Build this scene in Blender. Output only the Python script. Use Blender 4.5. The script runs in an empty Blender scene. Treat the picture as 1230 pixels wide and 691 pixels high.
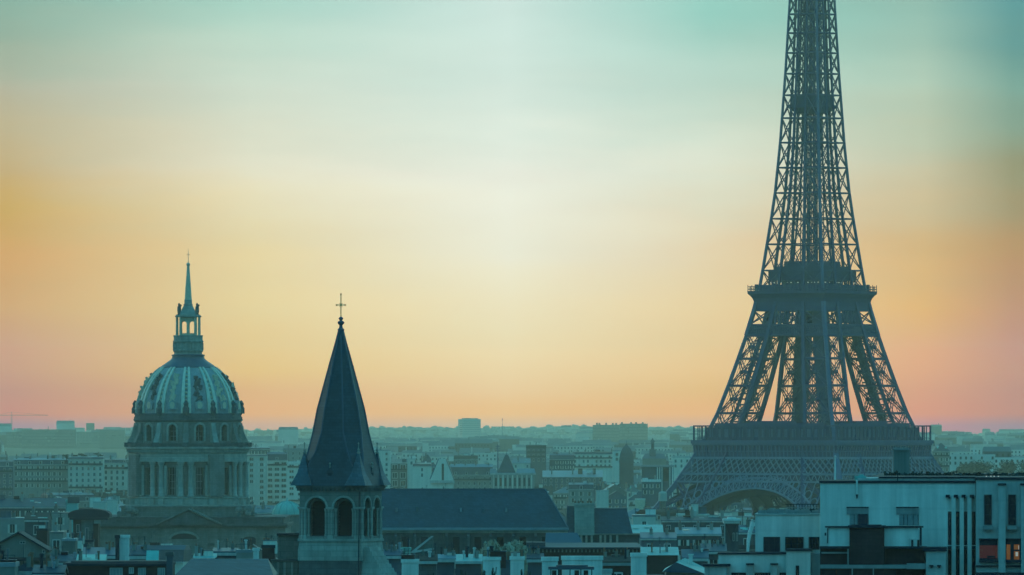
import bpy, bmesh, math, random
from mathutils import Vector, Matrix
R = math.radians
random.seed(11)
SC = bpy.context.scene
COL = SC.collection

# ------------------------------------------------------------------ camera
F = 9656.0            # focal length in pixels of a 1230 px wide picture
HY = 520.0            # row of the eye level
EYE = 57.0
cd = bpy.data.cameras.new('camera'); cam = bpy.data.objects.new('camera', cd); COL.objects.link(cam)
cd.sensor_width = 36.0; cd.lens = 36.0 * F / 1230.0
cd.clip_start = 5.0; cd.clip_end = 60000.0
cam.location = (0, 0, EYE)
cam.rotation_euler = (math.pi / 2 + math.atan((HY - 345.5) / F), 0, 0)
SC.camera = cam

# ------------------------------------------------------------------ sky
SKY = [[(1.145,0.000,0.000),(1.076,0.025,0.000),(1.217,0.132,0.000),(1.296,0.156,0.000),(1.111,0.235,0.000),(1.056,0.317,0.000),(0.954,0.306,0.000),(0.896,0.314,0.000),(0.774,0.354,0.003),(0.686,0.388,0.133),(0.602,0.423,0.228),(0.524,0.446,0.320),(0.356,0.418,0.316),(0.233,0.407,0.333)],
 [(1.695,0.436,0.000),(1.633,0.473,0.000),(1.759,0.693,0.000),(1.773,0.774,0.085),(1.554,0.780,0.179),(1.386,0.812,0.274),(1.237,0.773,0.305),(1.115,0.750,0.340),(1.019,0.792,0.490),(0.952,0.829,0.631),(0.828,0.782,0.619),(0.726,0.763,0.636),(0.566,0.716,0.599),(0.423,0.677,0.579)],
 [(1.855,0.696,0.102),(1.874,0.857,0.284),(1.923,1.007,0.401),(1.992,1.127,0.515),(1.683,1.089,0.592),(1.520,1.052,0.631),(1.360,1.045,0.722),(1.256,1.058,0.839),(1.135,1.005,0.840),(1.071,0.988,0.860),(0.894,0.917,0.815),(0.777,0.872,0.793),(0.738,0.865,0.797),(0.677,0.825,0.773)],
 [(1.831,0.519,0.000),(1.721,0.598,0.000),(1.856,0.739,0.119),(1.822,0.800,0.187),(1.567,0.783,0.261),(1.388,0.790,0.335),(1.224,0.754,0.380),(1.107,0.737,0.439),(0.981,0.793,0.567),(0.899,0.858,0.699),(0.685,0.766,0.645),(0.546,0.716,0.621),(0.427,0.666,0.577),(0.325,0.629,0.545)],
 [(1.516,0.129,0.000),(1.504,0.186,0.000),(1.666,0.288,0.000),(1.731,0.341,0.000),(1.447,0.422,0.000),(1.326,0.468,0.000),(1.081,0.453,0.067),(0.935,0.438,0.106),(0.807,0.527,0.267),(0.696,0.588,0.390),(0.577,0.587,0.422),(0.490,0.602,0.470),(0.391,0.550,0.445),(0.297,0.488,0.411)],
 [(1.086,0.000,0.000),(1.071,0.007,0.000),(1.172,0.064,0.000),(1.159,0.035,0.000),(0.989,0.082,0.000),(0.883,0.135,0.000),(0.756,0.165,0.000),(0.638,0.194,0.000),(0.467,0.227,0.061),(0.353,0.247,0.102),(0.271,0.312,0.207),(0.203,0.350,0.285),(0.132,0.289,0.266),(0.087,0.279,0.298)]]
DOME = [(.16,.45,.53),(.07,.49,.64),(.045,.44,.68)]
NISH = .2
SUN_E = .2
HAZE_C = (.92,.96,.83); HAZE_D = 4.2e-5; HAZE_G = .75
GLOW = (.85,1.85,1.5)
NOISE = 0.6
SUN_AZ, SUN_EL = R(-62), R(7)
w = bpy.data.worlds.new('World'); SC.world = w; w.use_nodes = True
nt = w.node_tree; N = nt.nodes; L = nt.links
for n in list(N): N.remove(n)
def nd(t, **k):
    n = N.new(t)
    for a, b in k.items(): setattr(n, a, b)
    return n
def mth(op, a, b=None, c=None):
    n = nd('ShaderNodeMath', operation=op)
    for i, v in enumerate((a, b, c)):
        if v is None: continue
        if hasattr(v, 'is_linked'): L.new(v, n.inputs[i])
        else: n.inputs[i].default_value = v
    return n.outputs[0]
def mrange(v, a, b, c=0.0, d=1.0, smooth=True):
    n = nd('ShaderNodeMapRange', interpolation_type='SMOOTHSTEP' if smooth else 'LINEAR', clamp=True)
    L.new(v, n.inputs['Value'])
    n.inputs['From Min'].default_value = a; n.inputs['From Max'].default_value = b
    n.inputs['To Min'].default_value = c; n.inputs['To Max'].default_value = d
    return n.outputs[0]
def mixc(f, a, b):
    n = nd('ShaderNodeMix', data_type='RGBA', clamp_factor=True)
    if hasattr(f, 'is_linked'): L.new(f, n.inputs[0])
    else: n.inputs[0].default_value = f
    for i, v in ((6, a), (7, b)):
        if hasattr(v, 'is_linked'): L.new(v, n.inputs[i])
        else: n.inputs[i].default_value = (*v, 1)
    return n.outputs[2]
def ramp(v, stops):
    n = nd('ShaderNodeValToRGB'); cr = n.color_ramp
    while len(cr.elements) > 1: cr.elements.remove(cr.elements[0])
    for i, (p, c) in enumerate(stops):
        e = cr.elements[0] if i == 0 else cr.elements.new(p)
        e.position = p; e.color = (*c, 1)
    L.new(v, n.inputs[0]); return n.outputs[0]
tc = nd('ShaderNodeTexCoord'); sx = nd('ShaderNodeSeparateXYZ'); L.new(tc.outputs['Generated'], sx.inputs[0])
DX, DY, DZ = sx.outputs
az = mth('ARCTAN2', DX, DY)
# soft stretched cloud streaks bend the gradient
def cloud_noise(sxx, szz, detail, off):
    mp = nd('ShaderNodeMapping'); L.new(tc.outputs['Generated'], mp.inputs[0])
    mp.inputs['Scale'].default_value = (sxx, 1, szz); mp.inputs['Location'].default_value = (off, off * .37, 0)
    mp.inputs['Rotation'].default_value = (0, R(9), 0)
    nz = nd('ShaderNodeTexNoise'); L.new(mp.outputs[0], nz.inputs['Vector'])
    nz.inputs['Scale'].default_value = 1.0; nz.inputs['Detail'].default_value = detail; nz.inputs['Roughness'].default_value = .5
    return mth('SUBTRACT', nz.outputs['Fac'], .5)
c1 = cloud_noise(26, 95, 3, 3.1); c2 = cloud_noise(60, 330, 4, 7.7)
el = mth('ADD', DZ, mth('MULTIPLY', mth('ADD', mth('MULTIPLY', c1, .015*NOISE), mth('MULTIPLY', c2, .006*NOISE)), mrange(DZ, .004, .03)))
t = mrange(el, -.004, .056, smooth=False)
def tpos(y): return ((HY - y) / F + .004) / .06
SKY_X = (10, 300, 610, 850, 1110, 1216)
SKY_Y = (490, 470, 445, 420, 395, 370, 340, 300, 250, 200, 150, 100, 50, 0)
cols = []
for k in range(6):
    hz_ = tuple(max(0.0, v + dl) for v, dl in zip(SKY[k][0], (-.50, -.08, .25)))       # the sky pales into mist just over the ridge
    cols.append(ramp(t, [(tpos(511), hz_), (tpos(497), SKY[k][0])] + [(max(0.0, min(1.0, tpos(y))), SKY[k][j]) for j, y in enumerate(SKY_Y) if j > 0 or True]))
front = cols[0]
for k in range(1, 6):
    a0, a1 = (SKY_X[k - 1] - 615) / F, (SKY_X[k] - 615) / F
    front = mixc(mrange(az, a0, a1, smooth=False), front, cols[k])
wisp = mth('ADD', 1.0, mth('MULTIPLY', mth('MULTIPLY', cloud_noise(34, 210, 5, 1.7), .30*NOISE), mrange(DZ, .006, .03)))
vm = nd('ShaderNodeVectorMath', operation='SCALE'); L.new(front, vm.inputs[0]); L.new(wisp, vm.inputs['Scale']); front = vm.outputs[0]
# the rest of the sky: dusk teal, deeper overhead and behind
dome = ramp(mrange(DZ, -.05, .7, smooth=False), [(0, DOME[0]), (.2, DOME[1]), (1, DOME[2])])
glow = mixc(mrange(DZ, .052, .13), front, GLOW)  # brighter sky out of view above, added to light the haze
front_up = mixc(mrange(DZ, .22, .62), glow, dome)
fgl = mixc(mrange(DZ, .02, .10), dome, front_up)                # the glow spreads wider above the horizon
grad = mixc(mrange(DY, .55, .97), dome, fgl)
grad = mixc(mrange(DY, .95, .995), grad, front_up)
below = mrange(DZ, -.03, -.004)
grad = mixc(below, (.01, .03, .035), grad)
sk = nd('ShaderNodeTexSky', sky_type='NISHITA'); sk.sun_disc = False
sk.sun_elevation = SUN_EL; sk.sun_rotation = SUN_AZ
sk.air_density = 1.0; sk.dust_density = 2.0; sk.ozone_density = 6.0
b1 = nd('ShaderNodeBackground'); L.new(sk.outputs[0], b1.inputs[0]); b1.inputs[1].default_value = .05 * NISH
b2 = nd('ShaderNodeBackground'); L.new(grad, b2.inputs[0]); b2.inputs[1].default_value = 1.0
ad = nd('ShaderNodeAddShader'); L.new(b1.outputs[0], ad.inputs[0]); L.new(b2.outputs[0], ad.inputs[1])
ow = nd('ShaderNodeOutputWorld'); L.new(ad.outputs[0], ow.inputs[0])

# ------------------------------------------------------------------ sun, low on the left, veiled
sd = bpy.data.lights.new('sun', 'SUN'); so = bpy.data.objects.new('sun', sd); COL.objects.link(so)
sd.energy = SUN_E; sd.angle = R(14); sd.color = (1.0, .78, .42)
dv = Vector((math.sin(SUN_AZ) * math.cos(SUN_EL), math.cos(SUN_AZ) * math.cos(SUN_EL), math.sin(SUN_EL)))
so.rotation_euler = dv.to_track_quat('Z', 'Y').to_euler(); so.location = (-300, 100, 400)

vs = SC.view_settings
SC.display_settings.display_device = 'sRGB'
vs.view_transform = 'Standard'; vs.look = 'None'; vs.exposure = 0.0; vs.gamma = 1.0
SC.cycles.volume_bounces = 0; SC.cycles.max_bounces = 5; SC.cycles.diffuse_bounces = 2
SC.cycles.use_denoising = True

# ------------------------------------------------------------------ mesh helpers
class MB:
    """collects shapes for ONE mesh object; every shape takes a material slot m"""
    def __init__(s): s.v = []; s.f = []; s.m = []
    def poly(s, pts, m=0):
        i = len(s.v); s.v += [tuple(p) for p in pts]; s.f.append(tuple(range(i, i + len(pts)))); s.m.append(m)
    def mesh(s, vs_, fs, m=0):
        i = len(s.v); s.v += [tuple(p) for p in vs_]
        for f in fs: s.f.append(tuple(i + k for k in f)); s.m.append(m)
    def box(s, x0, x1, y0, y1, z0, z1, m=0):
        s.mesh([(x0,y0,z0),(x1,y0,z0),(x1,y1,z0),(x0,y1,z0),(x0,y0,z1),(x1,y0,z1),(x1,y1,z1),(x0,y1,z1)],
               [(0,3,2,1),(4,5,6,7),(0,1,5,4),(1,2,6,5),(2,3,7,6),(3,0,4,7)], m)
    def frustum(s, r0, z0, r1, z1, m=0):
        """r = (x0,x1,y0,y1) at the bottom and the top"""
        a, b = r0, r1
        s.mesh([(a[0],a[2],z0),(a[1],a[2],z0),(a[1],a[3],z0),(a[0],a[3],z0),(b[0],b[2],z1),(b[1],b[2],z1),(b[1],b[3],z1),(b[0],b[3],z1)],
               [(0,3,2,1),(4,5,6,7),(0,1,5,4),(1,2,6,5),(2,3,7,6),(3,0,4,7)], m)
    def bar(s, p, q, wd, m=0, wd2=None):
        p = Vector(p); q = Vector(q); d = q - p
        if d.length < 1e-6: return
        d.normalize()
        up = Vector((0, 0, 1)) if abs(d.z) < .95 else Vector((1, 0, 0))
        a = d.cross(up).normalized(); b = d.cross(a).normalized()
        h = wd / 2; g = (wd2 if wd2 else wd) / 2
        vv = [p + a*h + b*h, p - a*h + b*h, p - a*h - b*h, p + a*h - b*h, q + a*g + b*g, q - a*g + b*g, q - a*g - b*g, q + a*g - b*g]
        s.mesh(vv, [(0,1,2,3),(7,6,5,4),(0,4,5,1),(1,5,6,2),(2,6,7,3),(3,7,4,0)], m)
    def tube(s, p, q, r0, r1=None, n=8, m=0, cap=True):
        r1 = r0 if r1 is None else r1
        p = Vector(p); q = Vector(q); d = (q - p).normalized()
        up = Vector((0, 0, 1)) if abs(d.z) < .95 else Vector((1, 0, 0))
        a = d.cross(up).normalized(); b = d.cross(a)
        vv = []
        for c, r in ((p, r0), (q, r1)):
            for k in range(n):
                t_ = 2*math.pi*k/n; vv.append(c + a*math.cos(t_)*r + b*math.sin(t_)*r)
        fs = [(k, (k+1) % n, n + (k+1) % n, n + k) for k in range(n)]
        if cap: fs += [tuple(reversed(range(n))), tuple(range(n, 2*n))]
        s.mesh(vv, fs, m)
    def lathe(s, prof, n=48, m=0, c=(0, 0), rot=0.0, cap=False):
        vv = []; fs = []
        for r, z in prof:
            for k in range(n):
                t_ = 2*math.pi*k/n + rot; vv.append((c[0] + r*math.cos(t_), c[1] + r*math.sin(t_), z))
        for j in range(len(prof) - 1):
            for k in range(n):
                fs.append((j*n + k, j*n + (k+1) % n, (j+1)*n + (k+1) % n, (j+1)*n + k))
        if cap: fs += [tuple(reversed(range(n))), tuple(range((len(prof)-1)*n, len(prof)*n))]
        s.mesh(vv, fs, m)
    def ball(s, c, r, m=0, n=8):
        c = Vector(c); prof = [(r*math.sin(math.pi*j/n)+1e-4, c.z - r*math.cos(math.pi*j/n)) for j in range(n+1)]
        s.lathe(prof, n + 2, m, (c.x, c.y))
    def prism(s, poly, y0, y1, m=0):
        """polygon in xz extruded along y"""
        n = len(poly)
        vv = [(x, y0, z) for x, z in poly] + [(x, y1, z) for x, z in poly]
        s.mesh(vv, [tuple(range(n)), tuple(reversed(range(n, 2*n)))] + [(k, n+k, n+(k+1) % n, (k+1) % n) for k in range(n)], m)
    def arches(s, u0, u1, z0, z1, ops, dep, mp, m=0, seg=10, mr=None, step=None):
        """wall from u0..u1, z0..z1 with round-headed (or flat, rise 0) openings (uc, half, sill, spring, rise); mp(u, z, inward) -> point"""
        mr = m if mr is None else mr
        def quad(a, b, c, d, z_a0, z_a1):
            s.poly([mp(a, z_a0, 0), mp(b, z_a0, 0), mp(b, z_a1, 0), mp(a, z_a1, 0)], m)
        def strip(a, b, za, zb):
            k = max(1, int((b - a) / step)) if step else 1
            for i in range(k):
                quad(a + (b-a)*i/k, a + (b-a)*(i+1)/k, 0, 0, za, zb)
        cur = u0
        for uc, hf, sill, spr, rise in ops:
            strip(cur, uc - hf, z0, z1)
            if sill > z0: strip(uc - hf, uc + hf, z0, sill)
            pts = [(uc - hf*math.cos(math.pi*k/seg), spr + rise*math.sin(math.pi*k/seg)) for k in range(seg + 1)]
            for a, b in zip(pts, pts[1:]):
                s.poly([mp(a[0], a[1], 0), mp(b[0], b[1], 0), mp(b[0], z1, 0), mp(a[0], z1, 0)], m)
            loop = [(uc - hf, sill)] + pts + [(uc + hf, sill)]
            for a, b in zip(loop, loop[1:] + loop[:1]):
                s.poly([mp(a[0], a[1], 0), mp(a[0], a[1], dep), mp(b[0], b[1], dep), mp(b[0], b[1], 0)], mr)
            cur = uc + hf
        strip(cur, u1, z0, z1)
    def data(s, name, mats):
        me = bpy.data.meshes.new(name); me.from_pydata(s.v, [], s.f)
        if not isinstance(mats, (list, tuple)): mats = [mats]
        for a in mats: me.materials.append(a)
        if len(mats) > 1: me.polygons.foreach_set('material_index', s.m)
        bm = bmesh.new(); bm.from_mesh(me)
        bmesh.ops.remove_doubles(bm, verts=bm.verts, dist=1e-4)
        bmesh.ops.recalc_face_normals(bm, faces=bm.faces); bm.to_mesh(me); bm.free()
        return me
    def build(s, name, mats, parent=None, loc=None, smooth=False, label=None):
        me = s.data(name, mats)
        if smooth:
            for p in me.polygons: p.use_smooth = True
        return link(name, me, parent, loc, label)
def link(name, me, parent=None, loc=None, label=None):
    o = bpy.data.objects.new(name, me); COL.objects.link(o)
    if parent: o.parent = parent
    if loc: o.location = loc
    if label: o['label'] = label
    return o
def tag(o, label, cat, group=None, kind=None):
    o['label'] = label; o['category'] = cat
    if group: o['group'] = group
    if kind: o['kind'] = kind
    return o
def thing(name, label, cat, loc=(0, 0, 0), rotz=0.0, group=None):
    o = bpy.data.objects.new(name, None); COL.objects.link(o)
    o.location = loc; o.rotation_euler = (0, 0, rotz); o.empty_display_size = .5
    return tag(o, label, cat, group)
def MX(px, d): return (px - 615.0) / F * d           # metres right of the axis
def MZ(py, d): return EYE + (HY - py) / F * d        # metres above the datum
def lerp_tab(tab, x):
    if x <= tab[0][0]: return tab[0][1]
    for (a, b), (c, d) in zip(tab, tab[1:]):
        if x <= c: return b + (d - b) * (x - a) / (c - a)
    return tab[-1][1]

# ------------------------------------------------------------------ materials
def mat(name, base, rough=.8, var=.25, scale=.4, metal=0.0, fine=6.0, streak=0.0, rnd=0.0, emit=None, bump=0.0, spec=.3, course=None):
    m = bpy.data.materials.new(name); m.use_nodes = True
    t_ = m.node_tree; b = t_.nodes['Principled BSDF']
    b.inputs['Roughness'].default_value = rough; b.inputs['Metallic'].default_value = metal
    b.inputs['Specular IOR Level'].default_value = spec
    co = t_.nodes.new('ShaderNodeTexCoord')
    def noise(sc, det, zs=1.0):
        mp = t_.nodes.new('ShaderNodeMapping'); mp.inputs['Scale'].default_value = (sc, sc, sc*zs)
        t_.links.new(co.outputs['Object'], mp.inputs[0])
        n = t_.nodes.new('ShaderNodeTexNoise'); n.inputs['Scale'].default_value = 1.0; n.inputs['Detail'].default_value = det
        n.inputs['Roughness'].default_value = .65
        t_.links.new(mp.outputs[0], n.inputs['Vector']); return n.outputs['Fac']
    def math_(op, a, c):
        n = t_.nodes.new('ShaderNodeMath'); n.operation = op
        for i, v in enumerate((a, c)):
            if hasattr(v, 'is_linked'): t_.links.new(v, n.inputs[i])
            else: n.inputs[i].default_value = v
        return n.outputs[0]
    f = math_('ADD', math_('MULTIPLY', math_('SUBTRACT', noise(scale, 5), .5), 2*var), 1.0)
    f = math_('MULTIPLY', f, math_('ADD', math_('MULTIPLY', math_('SUBTRACT', noise(scale*fine, 3), .5), 1.4*var), 1.0))
    if streak:
        f = math_('MULTIPLY', f, math_('ADD', math_('MULTIPLY', math_('SUBTRACT', noise(scale*3, 4, .06), .5), 2*streak), 1.0))
    if course:
        sp_ = t_.nodes.new('ShaderNodeSeparateXYZ'); t_.links.new(co.outputs['Object'], sp_.inputs[0])
        cb_ = t_.nodes.new('ShaderNodeCombineXYZ'); t_.links.new(math_('ADD', sp_.outputs[0], sp_.outputs[1]), cb_.inputs[0]); t_.links.new(sp_.outputs[2], cb_.inputs[1])
        bk = t_.nodes.new('ShaderNodeTexBrick'); t_.links.new(cb_.outputs[0], bk.inputs['Vector'])
        bk.inputs['Scale'].default_value = 1.0; bk.inputs['Brick Width'].default_value = course[0]; bk.inputs['Row Height'].default_value = course[1]
        bk.inputs['Mortar Size'].default_value = course[1]*.07; bk.inputs['Mortar Smooth'].default_value = .4
        bk.inputs['Color1'].default_value = (1 + course[2],)*3 + (1,); bk.inputs['Color2'].default_value = (1 - course[2],)*3 + (1,); bk.inputs['Mortar'].default_value = (1 - 1.8*course[2],)*3 + (1,)
        rg_ = t_.nodes.new('ShaderNodeRGBToBW'); t_.links.new(bk.outputs['Color'], rg_.inputs[0]); f = math_('MULTIPLY', f, rg_.outputs[0])
    if rnd:
        oi = t_.nodes.new('ShaderNodeObjectInfo')
        f = math_('MULTIPLY', f, math_('ADD', math_('MULTIPLY', math_('SUBTRACT', oi.outputs['Random'], .5), 2*rnd), 1.0))
    mx = t_.nodes.new('ShaderNodeVectorMath'); mx.operation = 'SCALE'
    mx.inputs[0].default_value = base; t_.links.new(f, mx.inputs['Scale'])
    t_.links.new(mx.outputs[0], b.inputs['Base Color'])
    if bump:
        bp = t_.nodes.new('ShaderNodeBump'); bp.inputs['Strength'].default_value = bump; bp.inputs['Distance'].default_value = .3
        t_.links.new(f, bp.inputs['Height']); t_.links.new(bp.outputs[0], b.inputs['Normal'])
    if emit:
        b.inputs['Emission Color'].default_value = (*emit[0], 1); b.inputs['Emission Strength'].default_value = emit[1]
    return m
M = {}
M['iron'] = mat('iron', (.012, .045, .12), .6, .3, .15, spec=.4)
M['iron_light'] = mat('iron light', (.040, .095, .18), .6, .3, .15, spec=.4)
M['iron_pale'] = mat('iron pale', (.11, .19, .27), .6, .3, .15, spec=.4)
M['stone'] = mat('stone', (.19, .18, .165), .9, .42, .25, streak=.55, bump=.2, course=(1.3, .55, .12))
M['stone_pale'] = mat('pale stone', (.33, .315, .28), .9, .36, .3, streak=.5, course=(1.3, .55, .10))
M['stone_dark'] = mat('dark stone', (.10, .105, .11), .9, .5, .3, streak=.5, course=(1.2, .5, .12))  # darker, streaked stone tone
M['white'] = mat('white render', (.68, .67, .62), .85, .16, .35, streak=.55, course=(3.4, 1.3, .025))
M['white2'] = mat('grey render', (.42, .42, .40), .85, .22, .35, streak=.6, course=(3.0, 1.2, .03))  # also carries the painted shade of the corner block
M['concrete'] = mat('pale concrete', (.26, .265, .26), .85, .3, .4, streak=.4)
M['slate'] = mat('slate', (.018, .044, .066), .6, .45, .35, fine=9, streak=.45, spec=.5, course=(.55, .30, .22))
M['slate_lit'] = mat('lit slate copy', (.045, .085, .115), .6, .45, .35, fine=9, streak=.45, spec=.5, course=(.55, .30, .22))  # lighter copy of slate, light on the pinnacles put into its colour
M['zinc'] = mat('zinc', (.19, .215, .24), .5, .28, .3, streak=.3, rnd=.45, spec=.5, course=(.9, 9.0, .08))
M['zinc_dark'] = mat('dark zinc', (.05, .08, .12), .5, .3, .3, rnd=.4, spec=.5, course=(.9, 9.0, .10))
M['lead'] = mat('lead', (.27, .285, .295), .55, .45, .6, streak=.4)
M['gilt'] = mat('pale gilding', (.66, .59, .47), .5, .3, .9, streak=.3)
M['gilt_dull'] = mat('dull gilding', (.62, .50, .36), .5, .5, 1.2)
M['copper'] = mat('green copper', (.17, .46, .40), .6, .3, .3, streak=.3)
M['teal_sheet'] = mat('green roofing sheet', (.14, .38, .36), .6, .3, .5, streak=.4)
M['brick'] = mat('brown brick', (.055, .026, .030), .9, .35, .6, fine=9, streak=.3, course=(.5, .22, .12))
M['tile'] = mat('brown tile', (.075, .045, .04), .85, .4, .5, fine=8, rnd=.4, course=(.4, .35, .15))
M['dark'] = mat('dark felt', (.012, .023, .040), .8, .35, .4)
M['glass'] = mat('window glass', (.006, .012, .024), .2, .5, .4, spec=.28, rnd=.8)
M['glass_pale'] = mat('glass painted bright', (.22, .26, .27), .3, .45, .9)  # pale colour stands in for reflection and brightness in the panes
M['frame'] = mat('window frame', (.50, .50, .47), .7, .2, .5)
M['plaster'] = mat('pale plaster', (.58, .55, .48), .9, .24, .15, streak=.4, rnd=.22)
M['plaster2'] = mat('weathered plaster', (.20, .195, .18), .9, .32, .15, streak=.45, rnd=.35)
M['plaster3'] = mat('grey plaster', (.065, .085, .11), .9, .35, .15, streak=.45, rnd=.35)
M['terracotta'] = mat('clay', (.25, .12, .08), .9, .3, 1.2)
M['gold'] = mat('gilt metal', (.75, .45, .18), .35, .1, 1, metal=.6)
M['bark'] = mat('bark', (.07, .058, .045), .9, .3, 1.0)
M['leaf'] = mat('leaf', (.022, .042, .042), .8, .5, .35)
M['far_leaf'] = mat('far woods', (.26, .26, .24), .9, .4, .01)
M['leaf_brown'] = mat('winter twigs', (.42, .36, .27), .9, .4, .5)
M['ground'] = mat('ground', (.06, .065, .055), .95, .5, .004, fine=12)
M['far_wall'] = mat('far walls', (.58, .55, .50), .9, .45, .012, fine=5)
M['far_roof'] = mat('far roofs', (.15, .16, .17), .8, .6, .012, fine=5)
M['lamp_orange'] = mat('lit room', (.3, .12, .05), .7, .5, 1.6, emit=((1.0, .30, .05), .10))
M['lamp_red'] = mat('dim red room', (.12, .03, .03), .6, .3, .9, emit=((1.0, .12, .08), .03))
M['lamp_white'] = mat('small lamp', (.6, .6, .55), .5, .1, 1, emit=((1.0, .9, .7), .22))

# ------------------------------------------------------------------ terrain and air
GT = [(0, 30), (450, 29), (800, 21), (1150, 8), (1500, 1), (1700, 0), (4500, 0), (6000, 6), (7500, 14), (10000, 27), (12500, 36), (15000, 42), (18000, 48), (21500, 58), (23000, 56), (24600, 50)]
def smooth_tab(tab, x, wd):
    return sum(lerp_tab(tab, x + wd * k / 4) for k in range(-4, 5)) / 9
def ridge(x, d):
    if d < 9000: return 0.0
    k = min(1.0, (d - 9000) / 12000)
    return k * (6*math.sin(x/760 + 1.1) + 4*math.sin(x/333 + d/2900) + 3*math.sin(x/141 + 2.0 + d/1400) - 14*max(0.0, min(1.0, (x/d*F - 60)/400)))
def ground(x, d):
    bump = 24 * math.exp(-((x - 330)/170)**2 - ((d - 4700)/900)**2)
    return smooth_tab(GT, max(0, d), 120 if d < 3000 else 700) + ridge(x, d) + bump
def terrain():
    ys = [-480, -200, 0, 200] + list(range(350, 1800, 75)) + list(range(1800, 5000, 400)) + list(range(5000, 24601, 300))
    xs = [-5900, -4500, -3500, -2800] + list(range(-2400, 2401, 60)) + [2800, 3500, 4500, 5900]
    vv = [(x, y, ground(x, y)) for y in ys for x in xs]
    n = len(xs); fs = [(j*n + i, j*n + i + 1, (j+1)*n + i + 1, (j+1)*n + i) for j in range(len(ys)-1) for i in range(n-1)]
    mb = MB(); mb.mesh(vv, fs)
    o = mb.build('terrain', M['ground'], smooth=True); tag(o, 'dark ground rising to far wooded hills', 'ground', kind='structure')
terrain()
hz = MB(); hz.box(-6000, 6000, -600, 25000, -4, 330)
hm = bpy.data.materials.new('haze'); hm.use_nodes = True; tt = hm.node_tree
for n in list(tt.nodes): tt.nodes.remove(n)
pv = tt.nodes.new('ShaderNodeVolumePrincipled'); mo = tt.nodes.new('ShaderNodeOutputMaterial')
tt.links.new(pv.outputs[0], mo.inputs['Volume'])
pv.inputs['Color'].default_value = (*HAZE_C, 1); pv.inputs['Density'].default_value = HAZE_D; pv.inputs['Anisotropy'].default_value = HAZE_G
tag(hz.build('haze', hm), 'pale teal evening haze lying over the whole city', 'haze', kind='stuff')

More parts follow.
